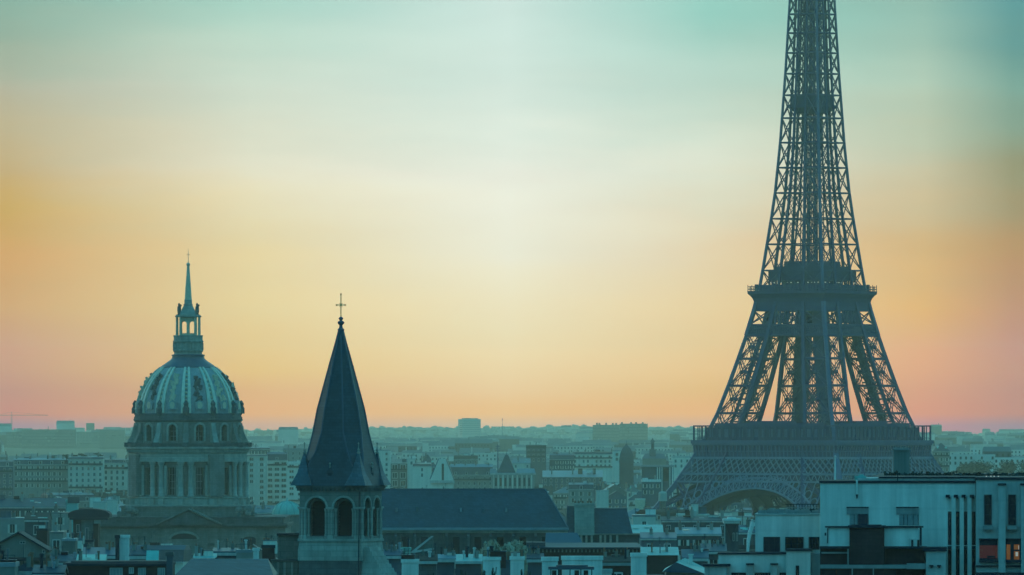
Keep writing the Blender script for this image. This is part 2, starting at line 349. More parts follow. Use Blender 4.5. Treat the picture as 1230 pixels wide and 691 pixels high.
# ------------------------------------------------------------------ iron lattice tower
TD = 3400.0
def iron_tower():
    K = F / TD
    root = thing('iron_tower', 'tall tapering iron lattice tower with arched base rising above the city roofs', 'tower',
                 (MX(975.8, TD), TD, ground(0, TD)), R(54))
    S = [(0, 62.5), (20, 50.5), (37.7, 40.2), (48, 35.2), (61.3, 29.9), (80, 24.6), (98.6, 19.9), (110, 17.4), (118.7, 15.9), (134.5, 14.0), (155.6, 11.5),
         (178.5, 9.8), (210, 8.1), (240, 6.8), (276, 5.2), (300, 4.4)]
    W = [(0, 25), (40, 17.5), (61, 13.6), (98, 11), (118, 9.6), (134, 8.6), (155, 7.7), (178, 6.9), (200, 6.1), (240, 4.7), (276, 3.6)]
    s = lambda h: lerp_tab(S, h); w = lambda h: lerp_tab(W, h)
    def corner(sx, sy, i, j, h):
        a = s(h); b = w(h)
        return (sx * (a - b * i), sy * (a - b * j), h)
    faces = [((0, 0), (1, 0)), ((0, 0), (0, 1)), ((1, 0), (1, 1)), ((0, 1), (1, 1))]
    LOW = [0, 13, 25, 36, 46, 53]; MID = [53.8, 65.2, 76.8, 88.2, 98]; TOPM = [102.6, 108.5]
    UP = [117, 125.5, 136.6, 147.4, 158.3, 169, 179.6, 190, 199.7, 208.8, 217.6, 226, 234, 241.5, 248.5, 255, 261, 267, 272]
    def bay(mb, A0, B0, A1, B1, bw, double=0.0, knot=0.0):
        A0, B0, A1, B1 = map(Vector, (A0, B0, A1, B1))
        if double:
            for k in (-1, 1):
                mb.bar(A0.lerp(B0, .5 - .5 + (double if k > 0 else 0)), B1.lerp(A1, 0 + (0 if k > 0 else double)), bw)
                mb.bar(B0.lerp(A0, (double if k > 0 else 0)), A1.lerp(B1, 0 + (0 if k > 0 else double)), bw)
        else:
            mb.bar(A0, B1, bw); mb.bar(B0, A1, bw)
        if knot:
            c = (A0 + B0 + A1 + B1) / 4; mb.ball(c, knot, n=5)
    for sx in (-1, 1):
        for sy in (-1, 1):
            mb = MB()
            for lv, bw, hw, dbl, kn in ((LOW, .75, 1.1, .13, 0), (MID, .34, 1.0, .13, .95), (TOPM, .4, .6, 0, 0)):
                for a, b in zip(lv, lv[1:]):
                    for (p, q) in faces:
                        bay(mb, corner(sx, sy, *p, a), corner(sx, sy, *q, a), corner(sx, sy, *p, b), corner(sx, sy, *q, b), bw, dbl, kn)
                for h in lv[:-1] if lv is LOW else lv:
                    for (p, q) in faces: mb.bar(corner(sx, sy, *p, h), corner(sx, sy, *q, h), hw)
                if lv is MID:                                # fine secondary lacing in the panels
                    for a, b in zip(lv, lv[1:]):
                        for (p, q) in faces:
                            for t_ in (.25, .5, .75):
                                P0 = Vector(corner(sx, sy, *p, a)).lerp(Vector(corner(sx, sy, *q, a)), t_)
                                P1 = Vector(corner(sx, sy, *p, b)).lerp(Vector(corner(sx, sy, *q, b)), t_)
                                mb.bar(P0, P1, .16 if t_ != .5 else .22)
            leg = mb.build('leg', M['iron'], root)
            for i in (0, 1):
                for j in (0, 1):
                    cb = MB(); hs = [0, 13, 25, 36, 46, 53.8, 65.2, 76.8, 88.2, 98, 108.5, 114]
                    for a, b in zip(hs, hs[1:]):
                        cb.bar(corner(sx, sy, i, j, a), corner(sx, sy, i, j, b), 2.2 if a < 50 else 1.5)
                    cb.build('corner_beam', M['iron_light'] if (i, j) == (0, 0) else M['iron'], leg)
            tr = MB()                                        # inclined lift track inside the leg
            hs = [2, 25, 46, 58, 70, 84, 98, 112]
            for a, b in zip(hs, hs[1:]):
                P = [Vector(corner(sx, sy, .62, .62, h)) for h in (a, b)]
                tr.bar(P[0], P[1], 5.0 if sx == sy else 2.8)
                n = int((b - a) / 2.2)
                for k in range(n):
                    c = P[0].lerp(P[1], (k + .5) / n)
                    tr.box(c.x - 2.3, c.x + 2.3, c.y - 2.3, c.y + 2.3, c.z - .35, c.z + .35)
            tr.build('lift_track', M['iron'], leg)
            base = MB(); a, b = s(0) + 1, s(0) - 26
            base.frustum((min(sx*a, sx*b), max(sx*a, sx*b), min(sy*a, sy*b), max(sy*a, sy*b)), -2, (min(sx*(a-1), sx*(b+1)), max(sx*(a-1), sx*(b+1)), min(sy*(a-1), sy*(b+1)), max(sy*(a-1), sy*(b+1))), 3)
            base.build('masonry_base', M['stone'], leg)
            # upper column above the second platform
            ub = MB()
            for a, b in zip(UP, UP[1:]):
                for fi, (p, q) in enumerate(faces):
                    bay(ub, corner(sx, sy, *p, a), corner(sx, sy, *q, a), corner(sx, sy, *p, b), corner(sx, sy, *q, b), .36 if fi < 2 else .18)
                    ub.bar(corner(sx, sy, *p, b), corner(sx, sy, *q, b), .66 if fi < 2 else .3)
            uc = ub.build('upper_column', M['iron'], root)
            for i in (0, 1):
                for j in (0, 1):
                    cb = MB()
                    for a, b in zip(UP, UP[1:]): cb.bar(corner(sx, sy, i, j, a), corner(sx, sy, i, j, b), 1.0 - .0022*(a-117) if (i + j) < 2 else .6)
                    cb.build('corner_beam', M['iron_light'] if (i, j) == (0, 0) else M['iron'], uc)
    def ringbox(mb, a, h0, h1, inner=None, a1=None):
        a1 = a if a1 is None else a1
        if inner is None:
            mb.frustum((-a, a, -a, a), h0, (-a1, a1, -a1, a1), h1); return
        for p, q, r_, t_ in ((-a, a, -a, -inner), (-a, a, inner, a), (-a, -inner, -inner, inner), (inner, a, -inner, inner)):
            mb.box(p, q, r_, t_, h0, h1)
    rots = [Matrix.Rotation(math.pi/2*k, 3, 'Z') for k in range(4)]
    # cross ties between the upper columns
    ct = MB()
    for a, b in zip(UP, UP[1:]):
        gx = s(b) - w(b); g0 = s(a) - w(a)
        if gx > .4:
            for k in range(4):
                mtx = rots[k]
                ct.bar(mtx @ Vector((-gx, -s(b), b)), mtx @ Vector((gx, -s(b), b)), .5)
                if a < 170:
                    ct.bar(mtx @ Vector((-g0, -s(a), a)), mtx @ Vector((gx, -s(b), b)), .26); ct.bar(mtx @ Vector((g0, -s(a), a)), mtx @ Vector((-gx, -s(b), b)), .26)
    ct.build('cross_lattice', M['iron'], root)
    sh = MB()                                                # central lift shaft and stairs
    for ox in (-2.6, 2.6):
        for oy in (-2.6, 2.6):
            r_ = 1.15
            for ex in (-r_, r_):
                for ey in (-r_, r_): sh.bar((ox+ex, oy+ey, 116), (ox*.55+ex*.8, oy*.55+ey*.8, 275), .3)
            k = 0; h = 117
            while h < 274:
                f = 1 - .45*(h-116)/159; x, y = ox*f, oy*f
                sh.box(x-r_, x+r_, y-r_, y+r_, h, h+.25)
                sg = 1 if k % 2 else -1
                sh.bar((x-r_*sg, y-r_, h), (x+r_*sg, y-r_, h+5.4), .18); sh.bar((x+r_, y-r_*sg, h), (x+r_, y+r_*sg, h+5.4), .18)
                h += 5.4; k += 1
    shaft = sh.build('lift_shaft', M['iron'], root)
    for hh, q in ((184, -1), (214, 1), (236, -1)):
        cab = MB(); f = 1 - .45*(hh-116)/159; cab.box(2.6*q*f-1.3, 2.6*q*f+1.3, -2.6*f-1.3, -2.6*f+1.3, hh, hh+4.5); cab.build('lift_cabin', M['iron'], shaft)
    # ---- first platform
    p1 = MB(); ringbox(p1, 37.0, 52.4, 53.8, 12); ringbox(p1, 36.6, 51.6, 52.4, 12)
    plat = p1.build('first_platform', M['iron_light'], root)
    fr = MB()                                                # frieze of small consoles
    ringbox(fr, 36.1, 46.6, 51.6, 33)
    for k in range(4):
        mt = rots[k]
        for i in range(37):
            x = -35.4 + 70.4*i/36
            p = [mt @ Vector((x, y, z)) for y, z in ((-36.1, 46.8), (-36.1, 51.5), (-36.9, 51.5))]
            q = [mt @ Vector((x + .5, y, z)) for y, z in ((-36.1, 46.8), (-36.1, 51.5), (-36.9, 51.5))]
            fr.mesh(p + q, [(0,1,2),(5,4,3),(0,3,4,1),(1,4,5,2),(2,5,3,0)], 1)
        fr.bar(mt @ Vector((-36.3, -36.3, 49.2)), mt @ Vector((36.3, -36.3, 49.2)), .4, 1)
    fr.build('frieze', [M['iron'], M['iron_light']], plat)
    gl = MB()
    for k in range(4):
        mt = rots[k]
        for i in range(25):
            x = -36 + 72*i/24
            gl.bar(mt @ Vector((x, -36.0, 53.8)), mt @ Vector((x, -36.0, 59.6)), .34 if i % 2 else .6)
            if i < 24: gl.bar(mt @ Vector((x, -36.0, 55.0)), mt @ Vector((x + 3, -36.0, 55.0)), .15)
        gl.bar(mt @ Vector((-36.2, -36.0, 59.8)), mt @ Vector((36.2, -36.0, 59.8)), .55)
        gl.bar(mt @ Vector((-36.2, -36.0, 54.4)), mt @ Vector((36.2, -36.0, 54.4)), .2)
    gl.build('gallery_rail', M['iron'], plat)
    for k in range(4):
        pb = MB(); mt = rots[k]
        def bx(x0, x1, y0, y1, z0, z1, m=0):
            t2 = MB(); t2.box(x0, x1, y0, y1, z0, z1); pb.mesh([mt @ Vector(v) for v in t2.v], t2.f, m)
        bx(-31, 31, -33, -21, 53.8, 59.3); bx(-27, 27, -31.5, -22, 59.3, 61.0); bx(-12, 12, -30, -22, 61.0, 61.9)
        for i in range(16): bx(-30 + 3.8*i, -28.2 + 3.8*i, -33.1, -33, 55, 58.4, 1)
        pb.build('pavilion', [M['iron'], M['iron_light']], plat)
    # ---- lattice girder and arches, one of each per face
    for k in range(4):
        mt = rots[k]; g = MB()
        def P(u, h, inw=0.0): return mt @ Vector((u, -((s(h) if h < 46.5 else 35.6) + .9) + inw, h))
        def hw(h): return (s(h) if h < 46.5 else 35.6) + .9
        for h, b in ((39.6, .8), (46.4, .9), (36.4, .7)):
            g.bar(P(-hw(h), h), P(hw(h), h), b, 1)
        n = 26
        for inw in (0.0, 3.0):
            for i in range(-2, n):
                for sg in (1, -1):
                    u0 = -1 + 2*i/n; u1 = -1 + 2*(i+2)/n
                    if u0 < -1 or u1 > 1: continue
                    a, b = (u0, u1) if sg > 0 else (u1, u0)
                    g.bar(P(a*hw(39.6), 39.6, inw), P(b*hw(46.4), 46.4, inw), .42, 1 if inw == 0 else 0)
        for i in range(52):
            u = -1 + 2*i/52; v = u + 2/52
            a, b = (u, v) if i % 2 else (v, u)
            g.bar(P(a*hw(36.4), 36.4), P(b*hw(39.6), 39.6), .26, 1)
        g.poly([P(-34, 39.6, 4.5), P(34, 39.6, 4.5), P(33, 46.4, 4.5), P(-33, 46.4, 4.5)], 0)
        g.poly([P(-36, 36.4, 3.5), P(36, 36.4, 3.5), P(35, 39.6, 3.5), P(-35, 39.6, 3.5)], 0)
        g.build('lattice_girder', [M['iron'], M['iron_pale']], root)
        ar = MB(); RO, RI, HC = 48.0, 43.6, -9.9
        na = 44
        pt = lambda r, a, inw: P(r*math.cos(a), HC + r*math.sin(a), inw)
        for i in range(na):
            A_ = .23; a0 = A_ + (math.pi-2*A_)*i/na; a1 = A_ + (math.pi-2*A_)*(i+1)/na
            ar.bar(pt(RO, a0, 0), pt(RO, a1, 0), .7, 1); ar.bar(pt(RI, a0, 0), pt(RI, a1, 0), .7, 1)
            ar.bar(pt(RI, a0, 0), pt(RO, a0, 0), .4, 1)
            ar.bar(pt(RI, a0, .1), pt(RO, a1, .1), .25, 1); ar.bar(pt(RI, a1, .1), pt(RO, a0, .1), .25, 1)
            ar.poly([pt(RI, a0, .6), pt(RO, a0, .6), pt(RO, a1, .6), pt(RI, a1, .6)], 0)
            ar.poly([pt(RI, a0, .6), pt(RI, a1, .6), pt(RI, a1, 11), pt(RI, a0, 11)], 0)
            ar.poly([pt(RI + .3, a0, 11), pt(RI + .3, a1, 11), pt(RI - 3, a1, 11), pt(RI - 3, a0, 11)], 0)
        arch = ar.build('arch', [M['iron'], M['iron_pale']], root)
        for sg in (-1, 1):                                   # rings over the arch, dark discs painted in for shaded openings
            sp = MB()
            u = 6.0
            while u < 33:
                top = 36.4; ex = HC + math.sqrt(RO*RO - u*u); r_ = min(1.75, max(.55, (top - ex) / 2.0)); hc = ex + r_ + .15
                sp.poly([P(sg*(u + r_*math.cos(2*math.pi*j/12)), hc + r_*math.sin(2*math.pi*j/12), .55) for j in range(12)], 0)
                for j in range(12):
                    b0, b1 = 2*math.pi*j/12, 2*math.pi*(j+1)/12
                    sp.bar(P(sg*(u + r_*math.cos(b0)), hc + r_*math.sin(b0)), P(sg*(u + r_*math.cos(b1)), hc + r_*math.sin(b1)), .4, 1)
                sp.bar(P(sg*(u + r_ + .2), ex - 1), P(sg*(u + r_ + .2), 36.4), .3, 1)
                u += 2*r_ + .6
            sp.build('spandrel', [M['dark'], M['iron_pale']], arch)
    # ---- belt under the second platform
    bt = MB()
    for k in range(4):
        mt = rots[k]
        for h, b in ((98.2, .8), (102.4, .7), (100.3, .3)):
            bt.bar(mt @ Vector((-s(h), -s(h), h)), mt @ Vector((s(h), -s(h), h)), b)
        for i in range(34):
            for sg in (0, 1):
                u, v = -1 + 2*(i+sg)/34, -1 + 2*(i+1-sg)/34
                bt.bar(mt @ Vector((u*s(98.2), -s(98.2), 98.2)), mt @ Vector((v*s(102.4), -s(102.4), 102.4)), .34)
        a, b = s(98.4) - .5, s(102.2) - .5
        bt.poly([mt @ Vector(v) for v in ((-a, -a, 98.4), (a, -a, 98.4), (b, -b, 102.2), (-b, -b, 102.2))])
        gx = s(104) - w(104)
        for i in range(9):
            u = -gx + 2*gx*i/8; bt.bar(mt @ Vector((u, -s(103), 102.6)), mt @ Vector((u, -s(108), 108.5)), .5)
            if i < 8: bt.bar(mt @ Vector((u, -s(103), 102.6)), mt @ Vector((u + gx/4, -s(108), 108.5)), .3); bt.bar(mt @ Vector((u + gx/4, -s(103), 102.6)), mt @ Vector((u, -s(108), 108.5)), .3)
    bt.build('lattice_belt', M['iron'], root)
    p2 = MB()
    prof = [(17.5, 108.3), (17.5, 110.2), (17.7, 112.0), (18.2, 113.6), (19.0, 114.9), (19.7, 115.6), (19.8, 116.8)]
    for (a, h0), (b, h1) in zip(prof, prof[1:]): p2.frustum((-a, a, -a, a), h0, (-b, b, -b, b), h1)
    sp2 = p2.build('second_platform', M['iron'], root)
    rl = MB()
    for k in range(4):
        mt = rots[k]
        for i in range(27):
            x = -19.6 + 39.2*i/26; rl.bar(mt @ Vector((x, -19.6, 116.8)), mt @ Vector((x, -19.6, 118.9 + (.5 if i % 4 == 0 else 0))), .22)
        rl.bar(mt @ Vector((-19.6, -19.6, 118.6)), mt @ Vector((19.6, -19.6, 118.6)), .22); rl.bar(mt @ Vector((-19.6, -19.6, 117.6)), mt @ Vector((19.6, -19.6, 117.6)), .35)
        for i in (2, 9, 17, 23):
            x = -19 + 38*i/26; rl.box(*sorted(((mt @ Vector((x-.5, -19, 0))).x, (mt @ Vector((x+.5, -18, 0))).x)), *sorted(((mt @ Vector((x-.5, -19, 0))).y, (mt @ Vector((x+.5, -18, 0))).y)), 116.8, 119.6)
    rl.build('gallery_rail', M['iron'], sp2)
    pv2 = MB(); pv2.frustum((-16.4, 16.4, -16.4, 16.4), 116.8, (-16.4, 16.4, -16.4, 16.4), 119.4)
    pv2.box(-13.4, 13.4, -13.4, 13.4, 121.2, 125.3); pv2.box(-11.5, 11.5, -11.5, 11.5, 125.3, 127.2); pv2.box(-8.6, 8.6, -8.6, 8.6, 127.2, 129.4)
    for k in range(4):
        mt = rots[k]
        for i in range(9):
            x = -13 + 26*i/8; pv2.bar(mt @ Vector((x, -13, 119.4)), mt @ Vector((x, -13, 121.2)), .6 if i not in (3, 4) else .3)
    pv2.box(-9, 9, -9, 9, 119.4, 121.2)
    pv2.build('pavilion', M['iron'], sp2)
    im = MB(); im.box(-7.6, 7.6, -7.6, 7.6, 194.4, 195.4); im.box(-6.6, 6.6, -6.6, 6.6, 195.4, 199.6); im.frustum((-5, 5, -5, 5), 192, (-7.4, 7.4, -7.4, 7.4), 194.4)
    im.build('intermediate_platform', M['iron'], root)
    tp = MB(); tp.frustum((-5.2, 5.2, -5.2, 5.2), 271, (-8.4, 8.4, -8.4, 8.4), 276); tp.box(-8.6, 8.6, -8.6, 8.6, 276, 279); tp.box(-6, 6, -6, 6, 279, 284)
    tp.frustum((-5, 5, -5, 5), 284, (-2, 2, -2, 2), 292); tp.bar((0, 0, 292), (0, 0, 312), 1.6, 0, .6)
    tp.build('top_platform', M['iron'], root)
    # lamps glinting under the second-floor kiosk
    lm = MB()
    for i in range(15):
        for k in range(4):
            if random.random() < .55:
                p = rots[k] @ Vector((-12 + 24*i/14, -13.5, 120.3)); lm.box(p.x-.22, p.x+.22, p.y-.22, p.y+.22, p.z-.2, p.z+.2)
    lm.build('kiosk_lights', M['lamp_white'], sp2)
iron_tower()

# ------------------------------------------------------------------ great ribbed dome on its columned drum
DD = 2190.0
def domed_church():
    K = F / DD; cx = MX(226.0, DD); g = ground(cx, DD)
    H = lambda y: MZ(y, DD) - g                       # height above ground of a picture row at this distance
    r = lambda px: px / K
    root = thing('domed_church', 'grand stone church with ribbed gilded dome, lantern spire and columned drum', 'church', (cx, DD, g))
    def cyl(px): return lambda u, z, inw: ((r(px) - inw) * math.sin(u), -(r(px) - inw) * math.cos(u), z)
    NA = 12; st = 2*math.pi/NA; half = st/2
    # drum podium
    pb = MB()
    pb.lathe([(r(74), H(634)), (r(74), H(609)), (r(75.5), H(608)), (r(75.5), H(606.5)), (r(71), H(606)), (r(71), H(599)), (r(72.5), H(598)), (r(72.5), H(596.5)), (r(60), H(596))], 72)
    for k in range(NA):
        a = k*st
        for da in (-.09, .09):
            c = Vector((math.sin(a+da), -math.cos(a+da), 0)) * r(71.5)
            pb.box(c.x-r(3), c.x+r(3), c.y-r(3), c.y+r(3), H(606), H(598.5))
    pb.build('podium', M['stone_pale'], root)
    # main drum with tall windows between coupled columns
    db = MB()
    ops = [((k + .5)*st, 4.6/66, H(594), H(561.5), .02) for k in range(NA)]
    db.arches(0, 2*math.pi, H(596), H(553), ops, 2.2, cyl(66), step=.08, seg=4)
    drum = db.build('drum', M['stone'], root)
    for k in range(NA):
        wb = MB(); a = (k + .5)*st; q = cyl(66)
        wb.poly([q(a-.075, H(594.5), 1.6), q(a+.075, H(594.5), 1.6), q(a+.075, H(560), 1.6), q(a-.075, H(560), 1.6)], 0)
        for t_ in (-.025, .025): wb.bar(q(a+t_, H(594), 1.5), q(a+t_, H(561), 1.5), .12, 1)
        for y in (570, 578, 586): wb.bar(q(a-.07, H(y), 1.5), q(a+.07, H(y), 1.5), .1, 1)
        wb.build('window', [M['glass'], M['lead']], drum)
        for da in (-.115, .115):
            sb = MB(); p = q(a+da, 0, -.2); sb.box(p[0]-.35, p[0]+.35, p[1]-.35, p[1]+.35, H(595), H(559)); sb.build('window_jamb', M['stone_pale'], drum)
    col = MB()
    col.lathe([(.95, H(596)), (.95, H(594.5)), (.72, H(594)), (.72, H(580)), (.62, H(560)), (.7, H(559)), (1.0, H(556)), (1.0, H(554.5))], 12)
    cm = col.data('column', [M['stone_pale']])
    for p in cm.polygons: p.use_smooth = True
    for k in range(NA):
        for da in (-.085, .085):
            a = k*st + da
            link('column', cm, drum, (r(69.5)*math.sin(a), -r(69.5)*math.cos(a), 0))
    for k in range(0, NA, 1):                           # projecting buttress piers
        if k % 3 == 1:
            a = k*st + half*0; bt = MB()
            bt.box(-2.2, 2.2, -1.2, 1.2, H(596), H(546)); o = bt.build('buttress', M['stone'], drum)
            o.location = (r(70)*math.sin(a), -r(70)*math.cos(a), 0); o.rotation_euler = (0, 0, a)
    eb = MB()
    eb.lathe([(r(66), H(554.5)), (r(71.2), H(554.5)), (r(71.2), H(550)), (r(70.4), H(549.6)), (r(70.4), H(545)), (r(71.5), H(544)), (r(72.5), H(541)), (r(75.2), H(539)), (r(75.2), H(537.3)), (r(71), H(536.8)), (r(66), H(536.5))], 96)
    for k in range(96):
        a = 2*math.pi*k/96; c = Vector((math.sin(a), -math.cos(a), 0))*r(72.4); eb.box(c.x-.35, c.x+.35, c.y-.35, c.y+.35, H(543), H(540.5))
    eb.build('entablature', M['stone_pale'], root)
    bl = MB(); bl.lathe([(r(73), H(536.8)), (r(73), H(536)), (r(72.4), H(535.9)), (r(72.4), H(533.6)), (r(73.2), H(533.5)), (r(73.2), H(532.6)), (r(71), H(532.5)), (r(71), H(536.5))], 96)
    for k in range(NA):
        a = k*st; c = Vector((math.sin(a), -math.cos(a), 0))*r(72.6); bl.box(c.x-.9, c.x+.9, c.y-.9, c.y+.9, H(537), H(531.6))
    bl.build('balustrade', M['stone_dark'], root)
    # attic storey with arched windows
    ab = MB()
    ops = [((k + .5)*st, 4.7/63.5, H(529.5), H(514.5), 1.05) for k in range(NA)]
    ab.arches(0, 2*math.pi, H(537), H(507), ops, 1.8, cyl(63.5), step=.08, seg=8)
    attic = ab.build('attic', M['stone'], root)
    for k in range(NA):
        wb = MB(); a = (k + .5)*st; q = cyl(63.5)
        wb.poly([q(a-.076, H(530), 1.5), q(a+.076, H(530), 1.5), q(a+.076, H(509.5), 1.5), q(a-.076, H(509.5), 1.5)], 0)
        wb.bar(q(a, H(530), 1.4), q(a, H(510), 1.4), .12, 1)
        for y in (518, 524): wb.bar(q(a-.07, H(y), 1.4), q(a+.07, H(y), 1.4), .1, 1)
        wb.build('window', [M['glass'], M['lead']], attic)
        fr = MB()
        loop = [(a-.092, H(530)), (a-.092, H(514.5))] + [(a-.092*math.cos(math.pi*j/8), H(514.5)+1.3*math.sin(math.pi*j/8)) for j in range(1, 8)] + [(a+.092, H(514.5)), (a+.092, H(530))]
        for p0, p1 in zip(loop, loop[1:]): fr.bar(q(p0[0], p0[1], -.1), q(p1[0], p1[1], -.1), .5)
        fr.build('window_surround', M['stone_pale'], attic)
        # console scroll between the windows
        vb = MB(); vb.mesh([(-.8,-2.3,H(533)),(.8,-2.3,H(533)),(.8,0,H(533)),(-.8,0,H(533)),(-.7,-.9,H(520)),(.7,-.9,H(520)),(-.6,-.35,H(508)),(.6,-.35,H(508)),(.6,0,H(508)),(-.6,0,H(508))],
                            [(0,1,5,4),(4,5,7,6),(6,7,8,9),(0,4,6,9,3),(1,2,8,7,5)])
        o = vb.build('console', M['stone_pale'] if k % 2 else M['stone'], attic); a2 = k*st
        o.location = (r(63.3)*math.sin(a2), -r(63.3)*math.cos(a2), 0); o.rotation_euler = (0, 0, a2)
    cb = MB(); cb.lathe([(r(63), H(507)), (r(64.5), H(506.6)), (r(65.6), H(505)), (r(65.6), H(503.8)), (r(64), H(503.5)), (r(63.6), H(498)), (r(63), H(497)), (r(61), H(496.6))], 96)
    cb.build('cornice', M['stone_dark'], root)
    for k in range(NA):                                 # flame urns on the cornice
        a = k*st; ub = MB()
        ub.lathe([(.75, H(503.6)), (.75, H(501)), (.42, H(500)), (.85, H(496)), (.9, H(494.5)), (.5, H(493)), (.62, H(490.5)), (.34, H(487)), (.1, H(484.5))], 8)
        o = ub.build('flame_urn', M['stone_dark'], root); o.location = (r(61.8)*math.sin(a), -r(61.8)*math.cos(a), 0)
    # dome shell: 12 panels between ribs
    prof = [(61.6, 497), (61.2, 490), (59.8, 482), (57.2, 474), (53.6, 466), (49, 458.5), (43, 451), (36.5, 444.5), (30, 439.3), (24, 435), (21, 432.5)]
    pr = lambda y: lerp_tab([(b, a) for a, b in reversed(prof)], y)
    sh = MB(); sh.lathe([(r(a), H(y)) for a, y in prof], 96)
    shell = sh.build('dome_shell', M['lead'], root, smooth=True)
    ys = [496.5, 490, 482, 474, 466, 458.5, 451, 444.5, 441]
    def on(a, y, out): q = r(pr(y)) + out; return (q*math.sin(a), -q*math.cos(a), H(y))
    for k in range(NA):
        a = k*st
        for da in (-.062, .062):
            rb = MB()
            for y0, y1 in zip(ys, ys[1:]):
                w0, w1 = .033, .033
                A = [on(a+da-w0, y0, .55), on(a+da+w0, y0, .55), on(a+da+w1, y1, .55), on(a+da-w1, y1, .55)]
                B = [on(a+da-w0, y0, -.2), on(a+da+w0, y0, -.2), on(a+da+w1, y1, -.2), on(a+da-w1, y1, -.2)]
                rb.mesh(A+B, [(0,1,2,3),(0,3,7,4),(1,5,6,2)])
            rb.build('rib', M['gilt'], shell)
        mb = MB()                                       # small bosses between the paired ribs
        for y in range(492, 444, -5):
            c = Vector(on(a, y, .1)); mb.ball(c, .42, n=4)
        mb.build('boss_row', M['gilt_dull'], shell)
        fb = MB(); c = on(a, 491, .6); fb.lathe([(.9, H(497)), (.9, H(491)), (.55, H(488)), (.7, H(485)), (.15, H(481))], 6, c=(c[0], c[1]))
        fb.build('pinnacle', M['stone_dark'], shell)
        # trophy relief and little dormer in the panel
        a = (k + .5)*st; tb = MB(); rr = random.Random(k)
        for y, wd in ((478, .055), (472.5, .075), (467, .05), (461.5, .06), (457, .035), (453, .028)):
            for j in range(4):
                c = Vector(on(a + rr.uniform(-wd, wd), y + rr.uniform(-2, 2), .15)); q = rr.uniform(.35, .8)
                tb.bar(c - Vector((q*rr.uniform(-1, 1), .1, q)), c + Vector((q*rr.uniform(-1, 1), .1, q)), .55)
        tb.build('trophy_relief', M['gilt_dull'] if k % 2 else M['stone_dark'], shell)
        dm = MB(); y0 = 491
        P = lambda u, z, o: ((r(60)+o)*math.sin(a) + u*math.cos(a), -(r(60)+o)*math.cos(a) + u*math.sin(a), z)
        dm.mesh([P(-1.2, H(492), 1.0), P(1.2, H(492), 1.0), P(1.2, H(484), .6), P(0, H(481), .5), P(-1.2, H(484), .6), P(-1.2, H(492), -1), P(1.2, H(492), -1), P(1.2, H(484), -3), P(0, H(481), -3), P(-1.2, H(484), -3)],
                [(0,1,2,3,4),(0,4,9,5),(1,6,7,2),(2,7,8,3),(3,8,9,4)])
        dr = dm.build('dormer', M['lead'], shell)
        ob = MB(); ob.poly([P(.75*math.cos(2*math.pi*j/10), H(487)+1.0*math.sin(2*math.pi*j/10), .95) for j in range(10)]); ob.build('oculus', M['gilt_dull'], dr)
    cb = MB(); cb.lathe([(r(33), H(442.4)), (r(33.6), H(441)), (r(30.5), H(438.6)), (r(22.5), H(433.2)), (r(20), H(431)), (r(19), H(428.2)), (r(20), H(427.6)), (r(20), H(426.3)), (r(17), H(425.6))], 48)
    cb.build('crown_ring', M['zinc_dark'], shell)
    # lantern
    lb = MB()
    lb.lathe([(r(17), H(425.6)), (r(16.6), H(424)), (r(18.3), H(421.5)), (r(18.3), H(420.5)), (r(17), H(420)), (r(16.8), H(413)), (r(18.4), H(411)), (r(18.6), H(409.5)), (r(17.4), H(409)), (r(17.4), H(404.5)), (r(18), H(404)), (r(18), H(403)), (r(11), H(402.8))], 32)
    for k in range(16):
        a = 2*math.pi*k/16; c = (r(17.2)*math.sin(a), -r(17.2)*math.cos(a)); lb.box(c[0]-.28, c[0]+.28, c[1]-.28, c[1]+.28, H(420.5), H(412))
    lan = lb.build('lantern', M['stone_pale'], root)
    bb = MB()
    qs = [math.radians(q) for q in (0, 90, 180, 270)]
    for q in qs:
        mt = Matrix.Rotation(q, 3, 'Z'); hw_ = r(10.2)
        mp = lambda u, z, inw: mt @ Vector((u, -(hw_ - inw), z))
        bb.arches(-hw_, hw_, H(403), H(380.5), [(-hw_*.47, r(3.3), H(400.5), H(389.5), r(3.3)), (hw_*.47, r(3.3), H(400.5), H(389.5), r(3.3))], .6, mp, seg=8)
        bb.arches(-hw_+.6, hw_-.6, H(403), H(380.5), [(-hw_*.47, r(3.3), H(400.5), H(389.5), r(3.3)), (hw_*.47, r(3.3), H(400.5), H(389.5), r(3.3))], .02, lambda u, z, inw: mt @ Vector((u, -(hw_ - .6 - inw), z)), seg=8)
    bb.build('belvedere', M['gilt_dull'], lan)
    for q in qs:
        mt = Matrix.Rotation(q, 3, 'Z')
        for sx in (-1, 1):
            cl = MB(); p = mt @ Vector((sx*r(3.4)*2.6, -r(13.3), 0)); cl.tube((p.x, p.y, H(403)), (p.x, p.y, H(381)), r(1.35), r(1.15), 8); cl.build('column', M['gilt_dull'], lan)
        d = mt @ Vector((r(10.8), -r(10.8), 0)); fb = MB()
        fb.lathe([(r(2.2), H(378.5)), (r(1.4), H(377)), (r(2.0), H(373)), (r(1.7), H(369)), (r(.8), H(367.5)), (r(1.1), H(366)), (r(.2), H(364))], 8, c=(d.x, d.y)); fb.bar((d.x, d.y, H(371)), (d.x + r(2.5), d.y, H(366)), .2)
        fb.build('statue', M['stone_dark'], lan)
    rb = MB()
    a_ = r(15.4); rb.box(-a_, a_, -a_, a_, H(381), H(379.6)); rb.box(-a_*.92, a_*.92, -a_*.92, a_*.92, H(379.6), H(378.3))
    rb.frustum((-r(11.5), r(11.5), -r(11.5), r(11.5)), H(378.3), (-r(7.5), r(7.5), -r(7.5), r(7.5)), H(372.5))
